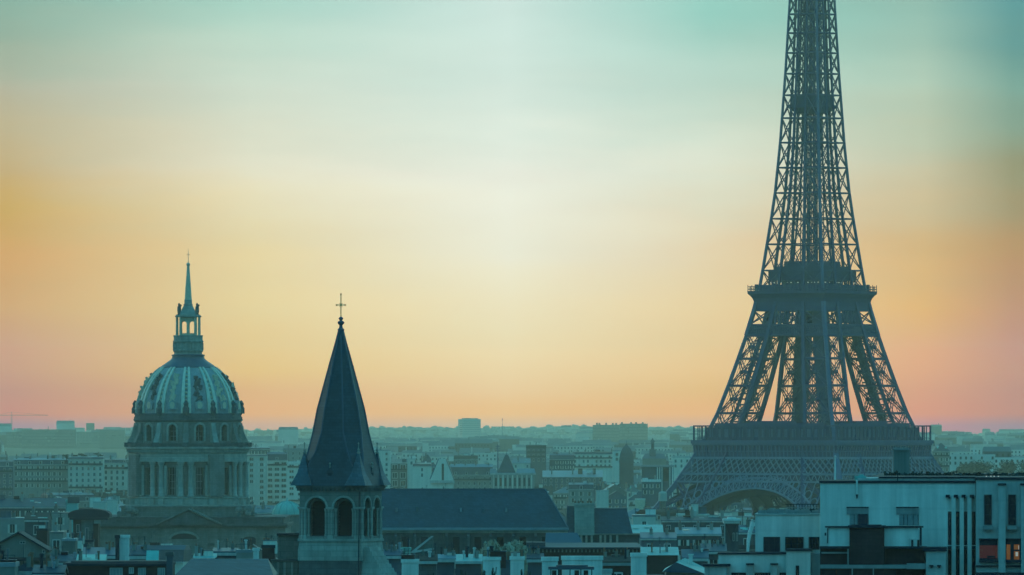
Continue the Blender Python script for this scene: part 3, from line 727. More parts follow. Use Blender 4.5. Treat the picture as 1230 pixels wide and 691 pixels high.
    rb.frustum((-r(7.8), r(7.8), -r(7.8), r(7.8)), H(372.5), (-r(5), r(5), -r(5), r(5)), H(367)); rb.box(-r(5.4), r(5.4), -r(5.4), r(5.4), H(367), H(365.5)); rb.box(-r(4.4), r(4.4), -r(4.4), r(4.4), H(365.5), H(360.5))
    o = rb.build('lantern_roof', M['stone_pale'], lan); pass
    sb = MB(); sb.lathe([(r(4.6), H(360.5)), (r(4.2), H(359)), (r(3.7), H(350)), (r(2.6), H(335)), (r(1.6), H(321.5)), (r(1.9), H(320.8)), (r(1.2), H(320))], 8)
    spi = sb.build('spirelet', M['gilt_dull'], root)
    gb = MB(); gb.ball((0, 0, H(318)), r(2.4)); gb.build('ball', M['gilt_dull'], spi)
    kb = MB(); kb.bar((0, 0, H(316)), (0, 0, H(299)), r(.75), 0, r(.4)); kb.bar((-r(2), 0, H(306)), (r(2), 0, H(306)), r(.6)); kb.build('cross', M['gilt_dull'], spi)
    # church body below the drum
    X = lambda px: (px - 226.0) / K
    bd = MB()
    fy = -26.0                                          # front plane in metres before the dome axis
    bd.box(X(118), X(346), fy, 30, 0, H(632.5))
    body = bd.build('church_body', M['stone'], root)
    st_ = MB()                                          # entablature, attic band
    st_.box(X(116), X(348), fy-.8, 31, H(632.5), H(630.5)); st_.box(X(115), X(349), fy-1.5, 31, H(630.5), H(628)); st_.box(X(120), X(344), fy+.4, 30, H(628), H(621.5)); st_.box(X(118), X(346), fy, 30, H(621.5), H(619.5))
    for k in range(24):
        x = X(124) + (X(340) - X(124))*k/23; st_.box(x-.5, x+.5, fy+.1, fy+.42, H(627.5), H(622))
    st_.build('entablature', M['stone_dark'], body)
    pe = MB(); pe.prism([(X(196), H(629)), (X(268), H(629)), (X(232), H(612.5))], fy-2.0, fy+8, 0)
    pe.prism([(X(193), H(629.5)), (X(232), H(611.2)), (X(271), H(629.5)), (X(271), H(627.6)), (X(232), H(609.2)), (X(193), H(627.6))], fy-2.8, fy+8, 1)
    pe.build('pediment', [M['stone_dark'], M['stone']], body)
    for x0, x1 in ((148, 172), (282, 308)):             # sculpted groups either side
        sg = MB(); rr = random.Random(x0)
        for j in range(9):
            c = Vector((X(rr.uniform(x0, x1)), fy+1+rr.uniform(0, 3), H(rr.uniform(609, 618)))); sg.ball(c, rr.uniform(.6, 1.3), n=5); sg.bar((c.x, c.y, H(620)), c, 1.0)
        sg.build('sculpture_group', M['stone'], body)
    dr = MB(); dr.box(X(150), X(302), fy+6, 28, H(620), H(607)); dr.box(X(148), X(304), fy+5.5, 28, H(609), H(607.3)); dr.build('drum_base', M['stone'], body)
    seg = lambda x0, x1, yb, yt, n=10: [(X(x0), H(yb))] + [(X((x0+x1)/2) - (X(x1)-X(x0))/2*math.cos(math.pi*j/n), H(yb) + (H(yt)-H(yb))*math.sin(math.pi*j/n)) for j in range(1, n)] + [(X(x1), H(yb))]
    lu = MB(); lu.prism(seg(211, 241, 646, 639.5), fy-.15, fy+.6); lu.build('lunette_window', M['dark'], body)
    ar = MB(); pts = seg(209, 243, 646, 637.8); 
    for p, q in zip(pts, pts[1:]): ar.bar((p[0], fy-.3, p[1]), (q[0], fy-.3, q[1]), .55)
    ar.build('arch_moulding', M['stone_pale'], body)
    dw = MB(); dw.prism([(X(296), H(662))] + seg(296, 311, 646, 643, 6) + [(X(311), H(662))], fy-.12, fy+.5); dw.build('arched_opening', M['dark'], body)
    for x, wd in ((150, 5), (186, 5), (249, 5), (262, 4), (280, 5), (330, 6)):
        pl = MB(); pl.box(X(x), X(x+wd), fy-.55, fy, H(700), H(633.5)); pl.build('pilaster', M['stone'], body)
    lp = MB(); lp.box(X(160), X(180), fy-.25, fy, H(644.5), H(643)); lp.box(X(254), X(266), fy-.3, fy, H(654), H(651)); lp.build('string_course', M['stone_dark'], body)
domed_church()

# ------------------------------------------------------------------ bell tower with slate spire
CD = 800.0
def bell_tower():
    K = F / CD; g = ground(MX(411, CD), CD)
    rot = R(-18); sd = 77.5 / K                        # side of the square tower in metres
    cxp = 409.5
    root = thing('bell_tower', 'romanesque stone bell tower with tall dark slate spire and gilded cross', 'bell tower', (MX(cxp, CD), CD, g), -rot if False else R(18) * -1)
    H = lambda y: MZ(y, CD) - g
    h = sd / 2; P = lambda px: px / K
    # --- spire: octagon of four broad and four corner planes, flared at the eaves
    e = h + P(4.5)
    def octa(z, a, b):                                  # a half width of the faces, b chamfer
        c = a - b
        return [(-c,-a,z),(c,-a,z),(a,-c,z),(a,c,z),(c,a,z),(-c,a,z),(-a,c,z),(-a,-c,z)]
    lv = [octa(H(583.5), e, .01)] + [octa(H(y), e*a, e*a*c) for y, a, c in ((576, .965, .08), (560, .88, .25), (543, .80, .42), (520, .71, .55), (492, .60, .56), (441, .31, .58), (410, .125, .58), (396, .05, .58))]
    sb = MB()
    for a, b in zip(lv, lv[1:]):
        for k in range(8): sb.poly([a[k], a[(k+1) % 8], b[(k+1) % 8], b[k]])
    spire = sb.build('spire', M['slate'], root)
    hp = MB()                                           # lead rolls on the hips
    for k in range(8):
        for a, b in zip(lv[2:], lv[3:]): hp.bar(a[k], b[k], .13)
    hp.build('hip_roll', M['zinc_dark'], spire)
    for sx in (-1, 1):
        for sy in (-1, 1):                              # corner pinnacle roofs, light on them put into a lighter slate
            pn = MB(); c = Vector((sx*(h - P(4.5)), sy*(h - P(4.5)), 0)); q = P(13.5)
            base = [(c.x-q, c.y-q), (c.x+q, c.y-q), (c.x+q, c.y+q), (c.x-q, c.y+q)]
            mid = [(c.x+(x-c.x)*.5, c.y+(y-c.y)*.5) for x, y in base]
            for k in range(4):
                a, b = base[k], base[(k+1) % 4]; m0, m1 = mid[k], mid[(k+1) % 4]
                pn.poly([(*a, H(583)), (*b, H(583)), (*m1, H(568)), (*m0, H(568))]); pn.poly([(*m0, H(568)), (*m1, H(568)), (c.x, c.y, H(540))])
            po = pn.build('corner_pinnacle', M['slate_lit'], spire)
            fn = MB(); fn.lathe([(.16, H(545)), (.2, H(543.5)), (.09, H(542)), (.13, H(540)), (.05, H(538)), (.04, H(534)), (.09, H(533)), (.01, H(531))], 8, c=(c.x, c.y)); fn.build('finial', M['stone_pale'], po)
    for k in range(2):                                  # small dormers low on the spire
        dm = MB(); wdt = P(4.5)
        y0 = -e*.86
        dm.mesh([(-wdt, y0-.25, H(580)), (wdt, y0-.25, H(580)), (wdt, y0-.25, H(568)), (0, y0-.25, H(561)), (-wdt, y0-.25, H(568)), (-wdt, y0+2, H(580)), (wdt, y0+2, H(580)), (wdt, y0+2, H(568)), (0, y0+2.4, H(561)), (-wdt, y0+2, H(568))],
                [(0,1,2,3,4),(1,6,7,2),(2,7,8,3),(3,8,9,4),(4,9,5,0)])
        d = dm.build('dormer', M['slate'], spire); op = MB(); op.box(-wdt*.6, wdt*.6, y0-.29, y0-.2, H(579), H(568)); op.build('louvre_opening', M['dark'], d)
        fb = MB(); fb.tube((0, y0-.2, H(562)), (0, y0-.2, H(556.5)), .07, .03); fb.ball((0, y0-.2, H(557)), .12); fb.build('finial', M['stone_pale'], d)
        d.rotation_euler = (0, 0, math.pi/2*k)
    cr = MB(); cr.lathe([(.30, H(399)), (.36, H(396)), (.2, H(394)), (.16, H(391)), (.34, H(388.5)), (.36, H(387)), (.12, H(385)), (.24, H(383.2)), (.24, H(382.2)), (.06, H(380.5))], 10)
    cap = cr.build('spire_cap', M['zinc_dark'], spire)
    cx_ = MB(); cx_.bar((0, 0, H(381)), (0, 0, H(354)), .085); cx_.bar((-P(5.2), 0, H(366.5)), (P(5.2), 0, H(366.5)), .085)
    for p in ((0, 0, H(353.5)), (-P(5.4), 0, H(366.5)), (P(5.4), 0, H(366.5))): cx_.ball(p, .10, n=5)
    for k in range(8):
        a = 2*math.pi*k/8; cx_.bar((0, 0, H(366.5)), (P(2.8)*math.cos(a), 0, H(366.5)+P(2.8)*math.sin(a)), .05)
    cx_.build('cross', M['gold'], cap)
    # --- belfry walls with paired openings on each side
    zt, zb = H(583), H(647)
    ev = MB(); ev.box(-h-.3, h+.3, -h-.3, h+.3, H(586.5), H(583.3)); ev.box(-h-.12, h+.12, -h-.12, h+.12, H(589), H(586.5))
    for k in range(4):
        mt = Matrix.Rotation(math.pi/2*k, 3, 'Z')
        for i in range(17):
            x = -h + 2*h*i/16; c = mt @ Vector((x, -h-.18, 0)); ev.box(c.x-.09, c.x+.09, c.y-.09, c.y+.09, H(589.5), H(586.5))
    ev.build('eaves_cornice', M['stone_dark'], root)
    wl = MB(); uc = h*.445; ow = P(12.2)
    for k in range(4):
        mt = Matrix.Rotation(math.pi/2*k, 3, 'Z'); mp = lambda u, z, inw: mt @ Vector((u, -(h - inw), z))
        wl.arches(-h, h, zb, H(588.8), [(-uc, ow, zb + .25, H(610), ow), (uc, ow, zb + .25, H(610), ow)], .42, mp, seg=14)
    bel = wl.build('belfry_wall', M['stone'], root)
    sc = MB()                                           # second order of the openings, narrower
    for k in range(4):
        mt = Matrix.Rotation(math.pi/2*k, 3, 'Z'); o2 = P(9.2)
        for q in (-uc, uc):
            mp = lambda u, z, inw: mt @ Vector((u, -(h - .42 - inw), z))
            sc.arches(q-ow, q+ow, zb + .1, H(596), [(q, o2, zb + .3, H(610), o2)], .6, mp, seg=12)
    sc.build('inner_order', M['stone_dark'], bel)
    for k in range(4):
        mt = Matrix.Rotation(math.pi/2*k, 3, 'Z')
        for q in (-uc, uc):
            lo = MB()
            for j in range(13):
                z = zb + .3 + j*.30
                a = [mt @ Vector((q-ow, -(h-.75), z)), mt @ Vector((q+ow, -(h-.75), z)), mt @ Vector((q+ow, -(h-1.1), z+.26)), mt @ Vector((q-ow, -(h-1.1), z+.26))]
                lo.poly(a)
            lo.poly([mt @ Vector(v) for v in ((q-ow, -(h-1.15), zb), (q+ow, -(h-1.15), zb), (q+ow, -(h-1.15), H(594)), (q-ow, -(h-1.15), H(594)))])
            lo.build('louvres', M['dark'], bel)
            am = MB(); pts = [(q - (ow+.13)*math.cos(math.pi*j/14), H(610) + (ow+.13)*math.sin(math.pi*j/14)) for j in range(15)]
            for p, r_ in zip(pts, pts[1:]): am.bar(mt @ Vector((p[0], -h-.04, p[1])), mt @ Vector((r_[0], -h-.04, r_[1])), .2)
            am.build('arch_moulding', M['stone_pale'], bel)
            for sx in (-1, 1):
                cl = MB(); p = mt @ Vector((q + sx*(ow-P(1.4)), -h+.18, 0)); cl.lathe([(.15, zb+.26), (.15, zb+.42), (.1, zb+.5), (.1, H(615)), (.17, H(611.5)), (.17, H(610.5))], 8, c=(p.x, p.y)); cl.build('column', M['stone_pale'], bel)
        for xx in (-h+P(4), 0, h-P(4)):                  # shafts on the piers
            for dx in ((-.12, .12) if xx == 0 else (-.22, .1) if xx > 0 else (-.1, .22)):
                cl = MB(); p = mt @ Vector((xx+dx, -h-.02, 0)); cl.lathe([(.16, zb+.02), (.16, zb+.3), (.1, zb+.36), (.1, H(614)), (.17, H(611.5)), (.17, H(610.5))], 8, c=(p.x, p.y)); cl.build('column', M['stone_pale'], bel)
        im = MB()
        for a, b in ((-h-.08, -uc-ow), (-uc+ow, uc-ow), (uc+ow, h+.08)):
            pts = [mt @ Vector((x, y, z)) for x, y, z in ((a,-h-.2,H(611)),(b,-h-.2,H(611)),(b,-h+.1,H(611)),(a,-h+.1,H(611)),(a,-h-.2,H(608.5)),(b,-h-.2,H(608.5)),(b,-h+.1,H(608.5)),(a,-h+.1,H(608.5)))]
            im.mesh(pts, [(0,3,2,1),(4,5,6,7),(0,1,5,4),(1,2,6,5),(2,3,7,6),(3,0,4,7)])
        im.build('impost_band', M['stone_pale'], bel)
    # --- plinth courses below the belfry
    pl = MB(); pl.box(-h-.16, h+.16, -h-.16, h+.16, H(650), H(646.8)); pl.frustum((-h-.12, h+.12, -h-.12, h+.12), H(660), (-h-.02, h+.02, -h-.02, h+.02), H(650)); pl.box(-h-.14, h+.14, -h-.14, h+.14, H(673), H(660))
    pl.build('sloped_plinth', M['stone_pale'], root)
    bs = MB(); bs.box(-h-.06, h+.06, -h-.06, h+.06, -2, H(673)); bs.build('tower_shaft', M['stone_dark'], root)
    # right-hand buttress with stepped stone roof
    bt = MB(); x0, x1 = h - .1, h + 3.0
    n = 10
    for j in range(n):
        zz = H(657 + 5*j); k = .28*j; bt.frustum((x0-.05*j, x1-2.2+k, -h+.5-.10*j, -h+4), zz-.43, (x0-.05*j, x1-2.32+k, -h+.62-.10*j, -h+4), zz)
    bt.box(x0-.4, x1+.3, -h-.5, -h+4, -2, H(705)); bt.build('buttress_roof', M['stone_pale'], root)
    gt = MB(); gt.tube((h-.12, -h-.3, H(690)), (h-.12, -h-.3, H(660)), .06); gt.tube((h-.12, -h-.3, H(660)), (h-.12, -h-.08, H(590)), .06); gt.build('drain_pipe', M['dark'], root)
bell_tower()

# ------------------------------------------------------------------ helpers for buildings described by their picture rows at their own distance
class Site:
    """local frame of a building: x to the right, y away from the viewer, z up from its ground"""
    def __init__(s, px, d, base=None): s.d = d; s.px = px; s.x = MX(px, d); s.k = F / d; s.g = ground(s.x, d) if base is None else MZ(base, d)
    def X(s, p): return (p - s.px) / s.k
    def Z(s, y): return MZ(y, s.d) - s.g
    def root(s, name, label, cat, group=None, rot=0.0): return thing(name, label, cat, (s.x, s.d, s.g), rot, group)
    def box(s, mb, x0, x1, yb, yt, f, b, m=0): mb.box(s.X(x0), s.X(x1), f, b, s.Z(yb) if yb is not None else -1.5, s.Z(yt), m)
def pane_window(s, par, x0, x1, yb, yt, f, pane='glass', frame='frame', nv=1, nh=0, depth=.25, name='window', sill=None):
    """a recess-like window: dark pane with frame, mullions and sill; f is the wall plane"""
    mb = MB(); a, b, z0, z1 = s.X(x0), s.X(x1), s.Z(yb), s.Z(yt); t_ = .06
    mb.box(a, b, f-.015, f+.1, z0, z1, 0)
    for p in (a, b - t_): mb.box(p, p + t_, f-.07, f-.016, z0, z1, 1)
    for q in (z0, z1 - t_): mb.box(a+t_, b-t_, f-.07, f-.016, q, q + t_, 1)
    for i in range(1, nv + 1): x = a + (b-a)*i/(nv+1); mb.box(x-.03, x+.03, f-.06, f-.016, z0+t_, z1-t_, 1)
    for i in range(1, nh + 1): z = z0 + (z1-z0)*i/(nh+1); mb.box(a+t_, b-t_, f-.055, f-.016, z-.025, z+.025, 1)
    o = mb.build(name, [M[pane], M[frame]], par)
    if sill:
        sb = MB(); sb.box(a-.08, b+.08, f-.18, f, z0-.14, z0-.002); sb.build('sill', M[sill], o)
    return o
# ------------------------------------------------------------------ pale modern block on the right
def modern_block():
    s = Site(1075, 500.0)
    t = s.root('modern_block', 'pale rendered modern block with flat roof terrace and brown brick stack below the iron tower', 'apartment block', None, R(-3))
    b = MB(); s.box(b, 985, 1171.5, None, 580.5, 0, 14); wall = b.build('wall', M['white'], t)
    c = MB(); s.box(c, 984, 1171.8, 580.4, 577.6, -.10, 14.1); s.box(c, 1055, 1172, 574.5, 572.8, .9, 13.5); cop = c.build('coping', M['dark'], t)
    u = MB(); s.box(u, 1030, 1171, 577.5, 574.6, 1.0, 13); u.build('roof_upstand', M['white2'], t)
    pm = MB(); s.box(pm, 1026, 1040, 577.5, 572, 1.6, 4); s.box(pm, 1031, 1037, 572, 570.4, 1.9, 3.5); pm.build('roof_plant', M['teal_sheet'], t)
    ps = MB(); ps.tube((s.X(1078), .5, s.Z(578)), (s.X(1078), .5, s.Z(570)), .03); ps.build('rail_post', M['dark'], t)
    pc = MB(); p = s.X(1029.3); pc.tube((p, -.12, s.Z(594)), (p, -.12, s.Z(576.5)), .062); pipe = pc.build('vent_pipe', M['white'], t)
    pt = MB(); pt.tube((p, -.12, s.Z(599)), (p, -.12, s.Z(594)), .03, .075); pt.build('pipe_outlet', M['dark'], pipe)
    # big windows with rolled blinds, reflection put into the pane colour
    for x0, x1, dark in ((1017, 1043, True), (1076.5, 1103, False)):
        wdw = MB(); s.box(wdw, x0 + 3.5, x1, 631, 609.3, -.02, .2, 0); s.box(wdw, x0, x1, 618, 609.3, -.06, .1, 1); s.box(wdw, x0 - .3, x1 + .3, 610.2, 608.9, -.1, .1, 2)
        s.box(wdw, x0 + 8.6, x0 + 9.2, 631, 618.1, -.05, -.021, 2)
        s.box(wdw, x1 - .5, x1 + .1, 631, 618.1, -.05, -.021, 2)
        for q in (x0 + 13, x0 + 20): s.box(wdw, q, q + .5, 631, 618.1, -.045, -.021, 2)
        o = wdw.build('window', [M['glass_pale'], M['concrete'], M['dark']], wall)
        if dark:
            dd = MB(); s.box(dd, x0 + 14, x1 - 1, 631, 617.5, -.10, -.061); dd.build('open_sash', M['glass'], o)
        else:
            dd = MB(); s.box(dd, x1 - 4, x1 + .3, 618.5, 611, -.10, -.061); dd.build('shutter_box', M['concrete'], o)
    # terrace parapet
    pr = MB(); s.box(pr, 995, 1021, 657, 633.5, -2.2, -1.95); pr.build('terrace_parapet', M['white'], t)
    pr = MB(); s.box(pr, 1062, 1103, 656, 633.5, -2.2, -1.95); ter = pr.build('terrace_parapet', M['white'], t)
    pr = MB(); s.box(pr, 994, 995.2, 652, 634, -2.3, -1.9); pr.build('corner_pipe', M['dark'], ter)
    k = MB(); s.box(k, 991.5, 1021, 633.4, 631.6, -2.35, -1.8); s.box(k, 1062, 1109, 633.4, 631.4, -2.35, -1.8); s.box(k, 1104.5, 1107, 655, 633.5, -2.3, -2.0); s.box(k, 991, 993, 643, 639.5, -2.3, -2.1); k.build('parapet_coping', M['dark'], ter)
    for x0 in (1093.2, 1100.4):
        pane_window(s, ter, x0, x0 + 5, 657, 646.8, -2.2, nv=0)
    jb = MB(); s.box(jb, 1091.6, 1093.1, 657, 646.4, -2.26, -2.2); s.box(jb, 1098.3, 1100.3, 657, 646.4, -2.26, -2.2); jb.build('window_jamb', M['frame'], ter)
    br = MB(); s.box(br, 1020.8, 1062.3, None, 633.5, -2.9, -1.2); brk = br.build('brick_stack', M['brick'], t)
    k = MB(); s.box(k, 1019, 1064, 633.4, 630.8, -3.05, -1.1); s.box(k, 1023, 1059, 630.8, 629.8, -2.9, -1.3); k.build('stack_cap', M['dark'], brk)
    lo = MB(); s.box(lo, 985.5, 1110.5, None, 656.5, -2.05, 0); low = lo.build('lower_storey', M['brick'], t)
    lg = MB(); s.box(lg, 986, 1094, 682, 677.6, -3.05, -2.06); s.box(lg, 1089, 1112.5, 682.6, 676, -3.1, -2.06); s.box(lg, 985, 1021, 658.5, 655.6, -2.45, -2.06, 1); s.box(lg, 1062, 1113, 658.5, 655.6, -2.45, -2.06, 1)
    s.box(lg, 987, 1020, 664.5, 662.5, -2.2, -2.06)
    lg.build('balcony_ledge', [M['concrete'], M['dark']], low)
    for x in (1018.4, 1023.4, 1048.6):
        p_ = MB(); s.box(p_, x, x + 1.4, 677.5 if x < 1020 else 705, 658.6 if x < 1020 else 682.1, -3.0, -2.7); p_.build('post', M['concrete'], low)
    wz = MB()
    for i in range(5): s.box(wz, 988 + 18*i, 1004 + 18*i, 704, 684, -2.1, -2.051)
    wz.build('glazed_strip', M['glass'], low)
    # right part: fins and slots
    for i, x in enumerate((1138.3, 1148, 1157.3, 1167.2)):
        sl = MB(); s.box(sl, x, x + 4.3, 654.5, 614.5, -.02, .1); sl.build('slot_window', M['glass'], wall)
        fn = MB(); s.box(fn, x + 4.4, x + 9.4 if i < 3 else x + 4.9, None, 597.6, -.42, 0); f_ = fn.build('fin', M['white'], wall)
        kp = MB(); s.box(kp, x - 2.6, x + 2.2, 597.5, 594.3, -.5, 0); s.box(kp, x + .5, x + 3, 598.8, 597.5, -.3, 0); kp.build('bracket', M['dark'], f_)
        ft = MB(); s.box(ft, x - .4, x + 5.2, 660, 656, -.36, 0); s.box(ft, x, x + 4.2, None, 660.2, -.03, .06); ft.build('slot_sill', M['dark'], wall)
    an = MB(); s.box(an, 1112, 1135.5, None, 661.3, -3.2, -.3); ann = an.build('annex', M['white2'], t)
    k = MB(); s.box(k, 1108, 1137, 661.2, 656.5, -3.35, -.3); k.build('annex_coping', M['dark'], ann)
    for x in (1116, 1125.2):
        q = MB(); s.box(q, x, x + 5, 679.5, 677.6, -3.5, -3.2); s.box(q, x + 1.2, x + 3.8, 681, 679.5, -3.4, -3.2); q.build('bracket', M['dark'], ann)
modern_block()
def lit_block():
    s = Site(1215, 498.0)
    t = s.root('corner_block', 'shaded modern block with tall slot windows and one warmly lit window', 'apartment block', None, R(-3))
    b = MB(); s.box(b, 1172.5, 1262, None, 576.5, -.3, 16); wall = b.build('wall', M['white2'], t)  # this front lies in shade, put into the grey wall colour
    c = MB(); s.box(c, 1172, 1262.5, 576.4, 573.4, -.42, 16.1); c.build('coping', M['dark'], t)
    for x in (1199, 1226, 1253):
        p = MB(); s.box(p, x, x + 8.5, None, 583, -.75, -.3); pl = p.build('pilaster', M['white2'], wall)
        k = MB(); s.box(k, x - .8, x + 9.3, 582.9, 580.6, -.85, -.3); k.build('pilaster_cap', M['dark'], pl)
    for i, x in enumerate((1182, 1211, 1240)):
        pane_window(s, wall, x, x + 9, 630.5, 594.2, -.3, frame='dark', nv=0, nh=2)
        sb = MB(); s.box(sb, x - 1.5, x + 10.5, 636, 631.5, -.75, -.3); s.box(sb, x + 1, x + 8, 638.5, 636, -.55, -.3); sb.build('sill', M['concrete'], wall)
    for i, (x0, x1) in enumerate(((1176.2, 1198), (1206.5, 1226), (1236, 1252))):
        w_ = MB(); s.box(w_, x0, x1, 672, 648.3, -.31, .1); pa = w_.build('window', M[('lamp_red', 'lamp_orange', 'glass')[i]], wall, label=('dim reddish window', 'glowing orange window', None)[i])
        fr = MB()
        s.box(fr, x0 - .4, x1 + .4, 648.4, 646.8, -.5, -.3); s.box(fr, x0 - .4, x1 + .4, 675.5, 672, -.75, -.3)
        if i == 1:
            for q, wd in ((x0, 2.2), (x0 + 6.8, 4.2), (x0 + 17.5, 2.3)): s.box(fr, q, q + wd, 672, 648.4, -.36, -.312)
            s.box(fr, x0, x1, 654, 648.4, -.35, -.312); s.box(fr, x0 + 8, x1, 662, 660, -.35, -.312)
        elif i == 0:
            s.box(fr, x0, x1, 655, 648.4, -.35, -.312); s.box(fr, x0 + 9, x1 - 3, 670, 667.5, -.35, -.312); s.box(fr, x0, x1, 672, 670.4, -.35, -.312)
        fr.build('frame', M['dark'], pa)
        if i == 1:
            lb = MB(); lb.box(s.X(x0 + 16.4), s.X(x0 + 17.2), -.34, -.314, s.Z(662), s.Z(655)); s.box(lb, x0 + 13, x0 + 16, 668, 663, -.33, -.314); lb.build('lamp', M['lamp_white'], pa)
    lg = MB(); s.box(lg, 1172, 1262, 691, 687.5, -1.0, -.3); s.box(lg, 1172, 1262, 681, 679, -.5, -.3); lg.build('string_course', M['dark'], wall)
    vt = MB()
    for i, x in enumerate((1184, 1189.5, 1193.5, 1198.5)): s.box(vt, x, x + 1.5, 572.9, 571.7, .5, .8)
    vt.build('roof_lights', M['lamp_white'], t)
lit_block()
def low_block():
    s = Site(945, 515.0)
    t = s.root('low_block', 'pale flat roofed block with three dark square windows under the tower arch', 'apartment block', None, R(-3))
    b = MB(); s.box(b, 907, 984.6, None, 618.6, 0, 12); wall = b.build('wall', M['white'], t)
    c = MB(); s.box(c, 906.3, 984.6, 618.5, 617.2, -.1, 12.1); c.build('coping', M['white2'], t)
    for x0, x1, yb, yt in ((917, 936.8, 664, 645), (943, 965, 661, 645), (971.2, 984, 660, 645)):
        pane_window(s, wall, x0, x1, yb, yt, 0, frame='dark', nv=2, nh=1)
    g = MB(); rr = random.Random(5)
    for i in range(60):
        x = rr.uniform(912, 983); z = s.Z(617.1); q = rr.uniform(.06, .2); X_ = s.X(x); y = rr.uniform(.6, 4); g.box(X_-q, X_+q, y-q, y+q, z-.02, z+q*rr.uniform(.6, 1.8))
    g.build('roof_gravel', M['concrete'], t)
    # stepped lower front
    b = MB(); s.box(b, 864.5, 946, None, 665, -3.4, -.02); low = b.build('front_wing', M['white'], t)
    c = MB(); s.box(c, 863.5, 946, 664.9, 662.8, -3.55, -.02); c.build('wing_coping', M['dark'], low)
    for x in (898.5, 927.5):
        p = MB(); s.box(p, x, x + 7.5, None, 677.6, -3.95, -3.4); q = p.build('pilaster', M['white2'], low)
        k = MB(); s.box(k, x - .8, x + 8.4, 677.5, 675.6, -4.05, -3.4); k.build('pilaster_cap', M['dark'], q)
    for x0, x1 in ((880, 897.5), (908, 926), (937.5, 945)): pane_window(s, low, x0, x1, 704, 686.8, -3.4, frame='dark', nv=1)
    b = MB(); s.box(b, 945.8, 974.5, None, 660.8, -4.2, -.02); st = b.build('stair_tower', M['white'], t)
    c = MB(); s.box(c, 945, 975.5, 660.7, 658.6, -4.35, -.02); c.build('tower_coping', M['dark'], st)
    pane_window(s, st, 957, 961, 704, 678, -4.2, frame='dark', nv=0)
    b = MB(); s.box(b, 974.6, 986, None, 664, -3.8, -.02); b.build('shade_toned_return', M['concrete'], t)  # stair tower's darker side, its shade put into the concrete colour
    b = MB(); s.box(b, 848.5, 876, None, 679, -4.6, -3.42); bx = b.build('porch', M['white2'], t)
    c = MB(); s.box(c, 847, 879, 678.9, 676.2, -4.8, -3.42); c.build('porch_roof', M['dark'], bx)
    p = MB(); s.box(p, 853.4, 854.4, None, 679.1, -4.66, -4.6); s.box(p, 875, 876, None, 679, -4.66, -4.6); p.build('corner_trim', M['concrete'], bx)
low_block()
def rear_block():
    s = Site(1130, 540.0)
    t = s.root('rear_block', 'low dark flat roofed block behind the pale modern block, carrying a clipped hedge', 'apartment block', None, R(-3))
    b = MB(); s.box(b, 1048, 1262, None, 575.2, -.9, 66); b.build('wall', M['concrete'], t)
    b = MB(); s.box(b, 1047.5, 1262.5, 575.1, 574.4, -1.0, 66.1); b.build('roof', M['dark'], t)
    s = Site(1150, 552.0, 573.8)
    t = s.root('terrace_hedge', 'dark clipped hedge along the roof terrace behind the pale modern block', 'hedge')
    mb = MB(); rr = random.Random(9)
    for i in range(1500):
        x = rr.uniform(1062, 1250); y = 574 - abs(rr.gauss(0, 2.4)); p = Vector((s.X(x), rr.uniform(-.5, .8), s.Z(max(567, y)))); q = rr.uniform(.07, .16)
        v = Vector((rr.uniform(-1, 1), rr.uniform(-1, 1), rr.uniform(-1, 1))).normalized()*q; w2 = v.cross(Vector((rr.uniform(-1, 1), rr.uniform(-1, 1), .3))).normalized()*q
        mb.poly([p-v, p+w2, p+v, p-w2])
    mb.build('foliage', M['leaf'], t)
    p = MB(); p.box(s.X(1060), s.X(1252), -.5, .5, 0, .12); p.build('planter', M['dark'], t)
    s = Site(1083, 566.0, 572.5)
    t = s.root('roof_stack', 'dark boxy chimney stack with pale cap standing before the tower', 'chimney')
    b = MB(); s.box(b, 1073, 1092.5, 573, 541, 0, 1.0); b.build('shaft', M['plaster2'], t)
    for i in range(5):
        r_ = MB(); x = 1074.5 + 3.9*i; s.box(r_, x, x + 1.3, 573, 542, -.06, 0); r_.build('rib', M['plaster2'], t)
    c = MB(); s.box(c, 1071.5, 1094, 540.9, 539.2, -.15, 1.15); s.box(c, 1074, 1091, 539.1, 537.8, .1, .9); c.build('cap', M['concrete'], t)
    s = Site(1003, 509.0, 577.6)
    t = s.root('white_mast', 'thin white mast standing on the rooftop in front of the tower girder', 'mast')
    b = MB(); b.tube((0, 0, 0), (0, 0, s.Z(549)), .07, .045); b.build('pole', M['white'], t)
    c = MB(); c.ball((0, 0, s.Z(548.6)), .08); c.build('tip', M['frame'], t)
    s = Site(965, 521.0, 617.4)
    t = s.root('louvred_screen', 'dark slatted plant room on the roof of the pale low block', 'plant room')
    b = MB(); s.box(b, 944, 983, 617.4, 611.5, .1, 3); b.build('plant_room', M['dark'], t)
    for i in range(11):
        q = MB(); x = 946 + 3.4*i; s.box(q, x, x + .8, 613, 606, 0, .08); q.build('slat', M['dark'], t)
    q = MB(); s.box(q, 943, 984, 606.3, 605.3, -.03, .12); s.box(q, 945, 984, 609.8, 609.0, -.02, .1, 1); s.box(q, 944, 984, 614.5, 613.1, -.05, .1); q.build('rail', [M['dark'], M['concrete']], t)
rear_block()

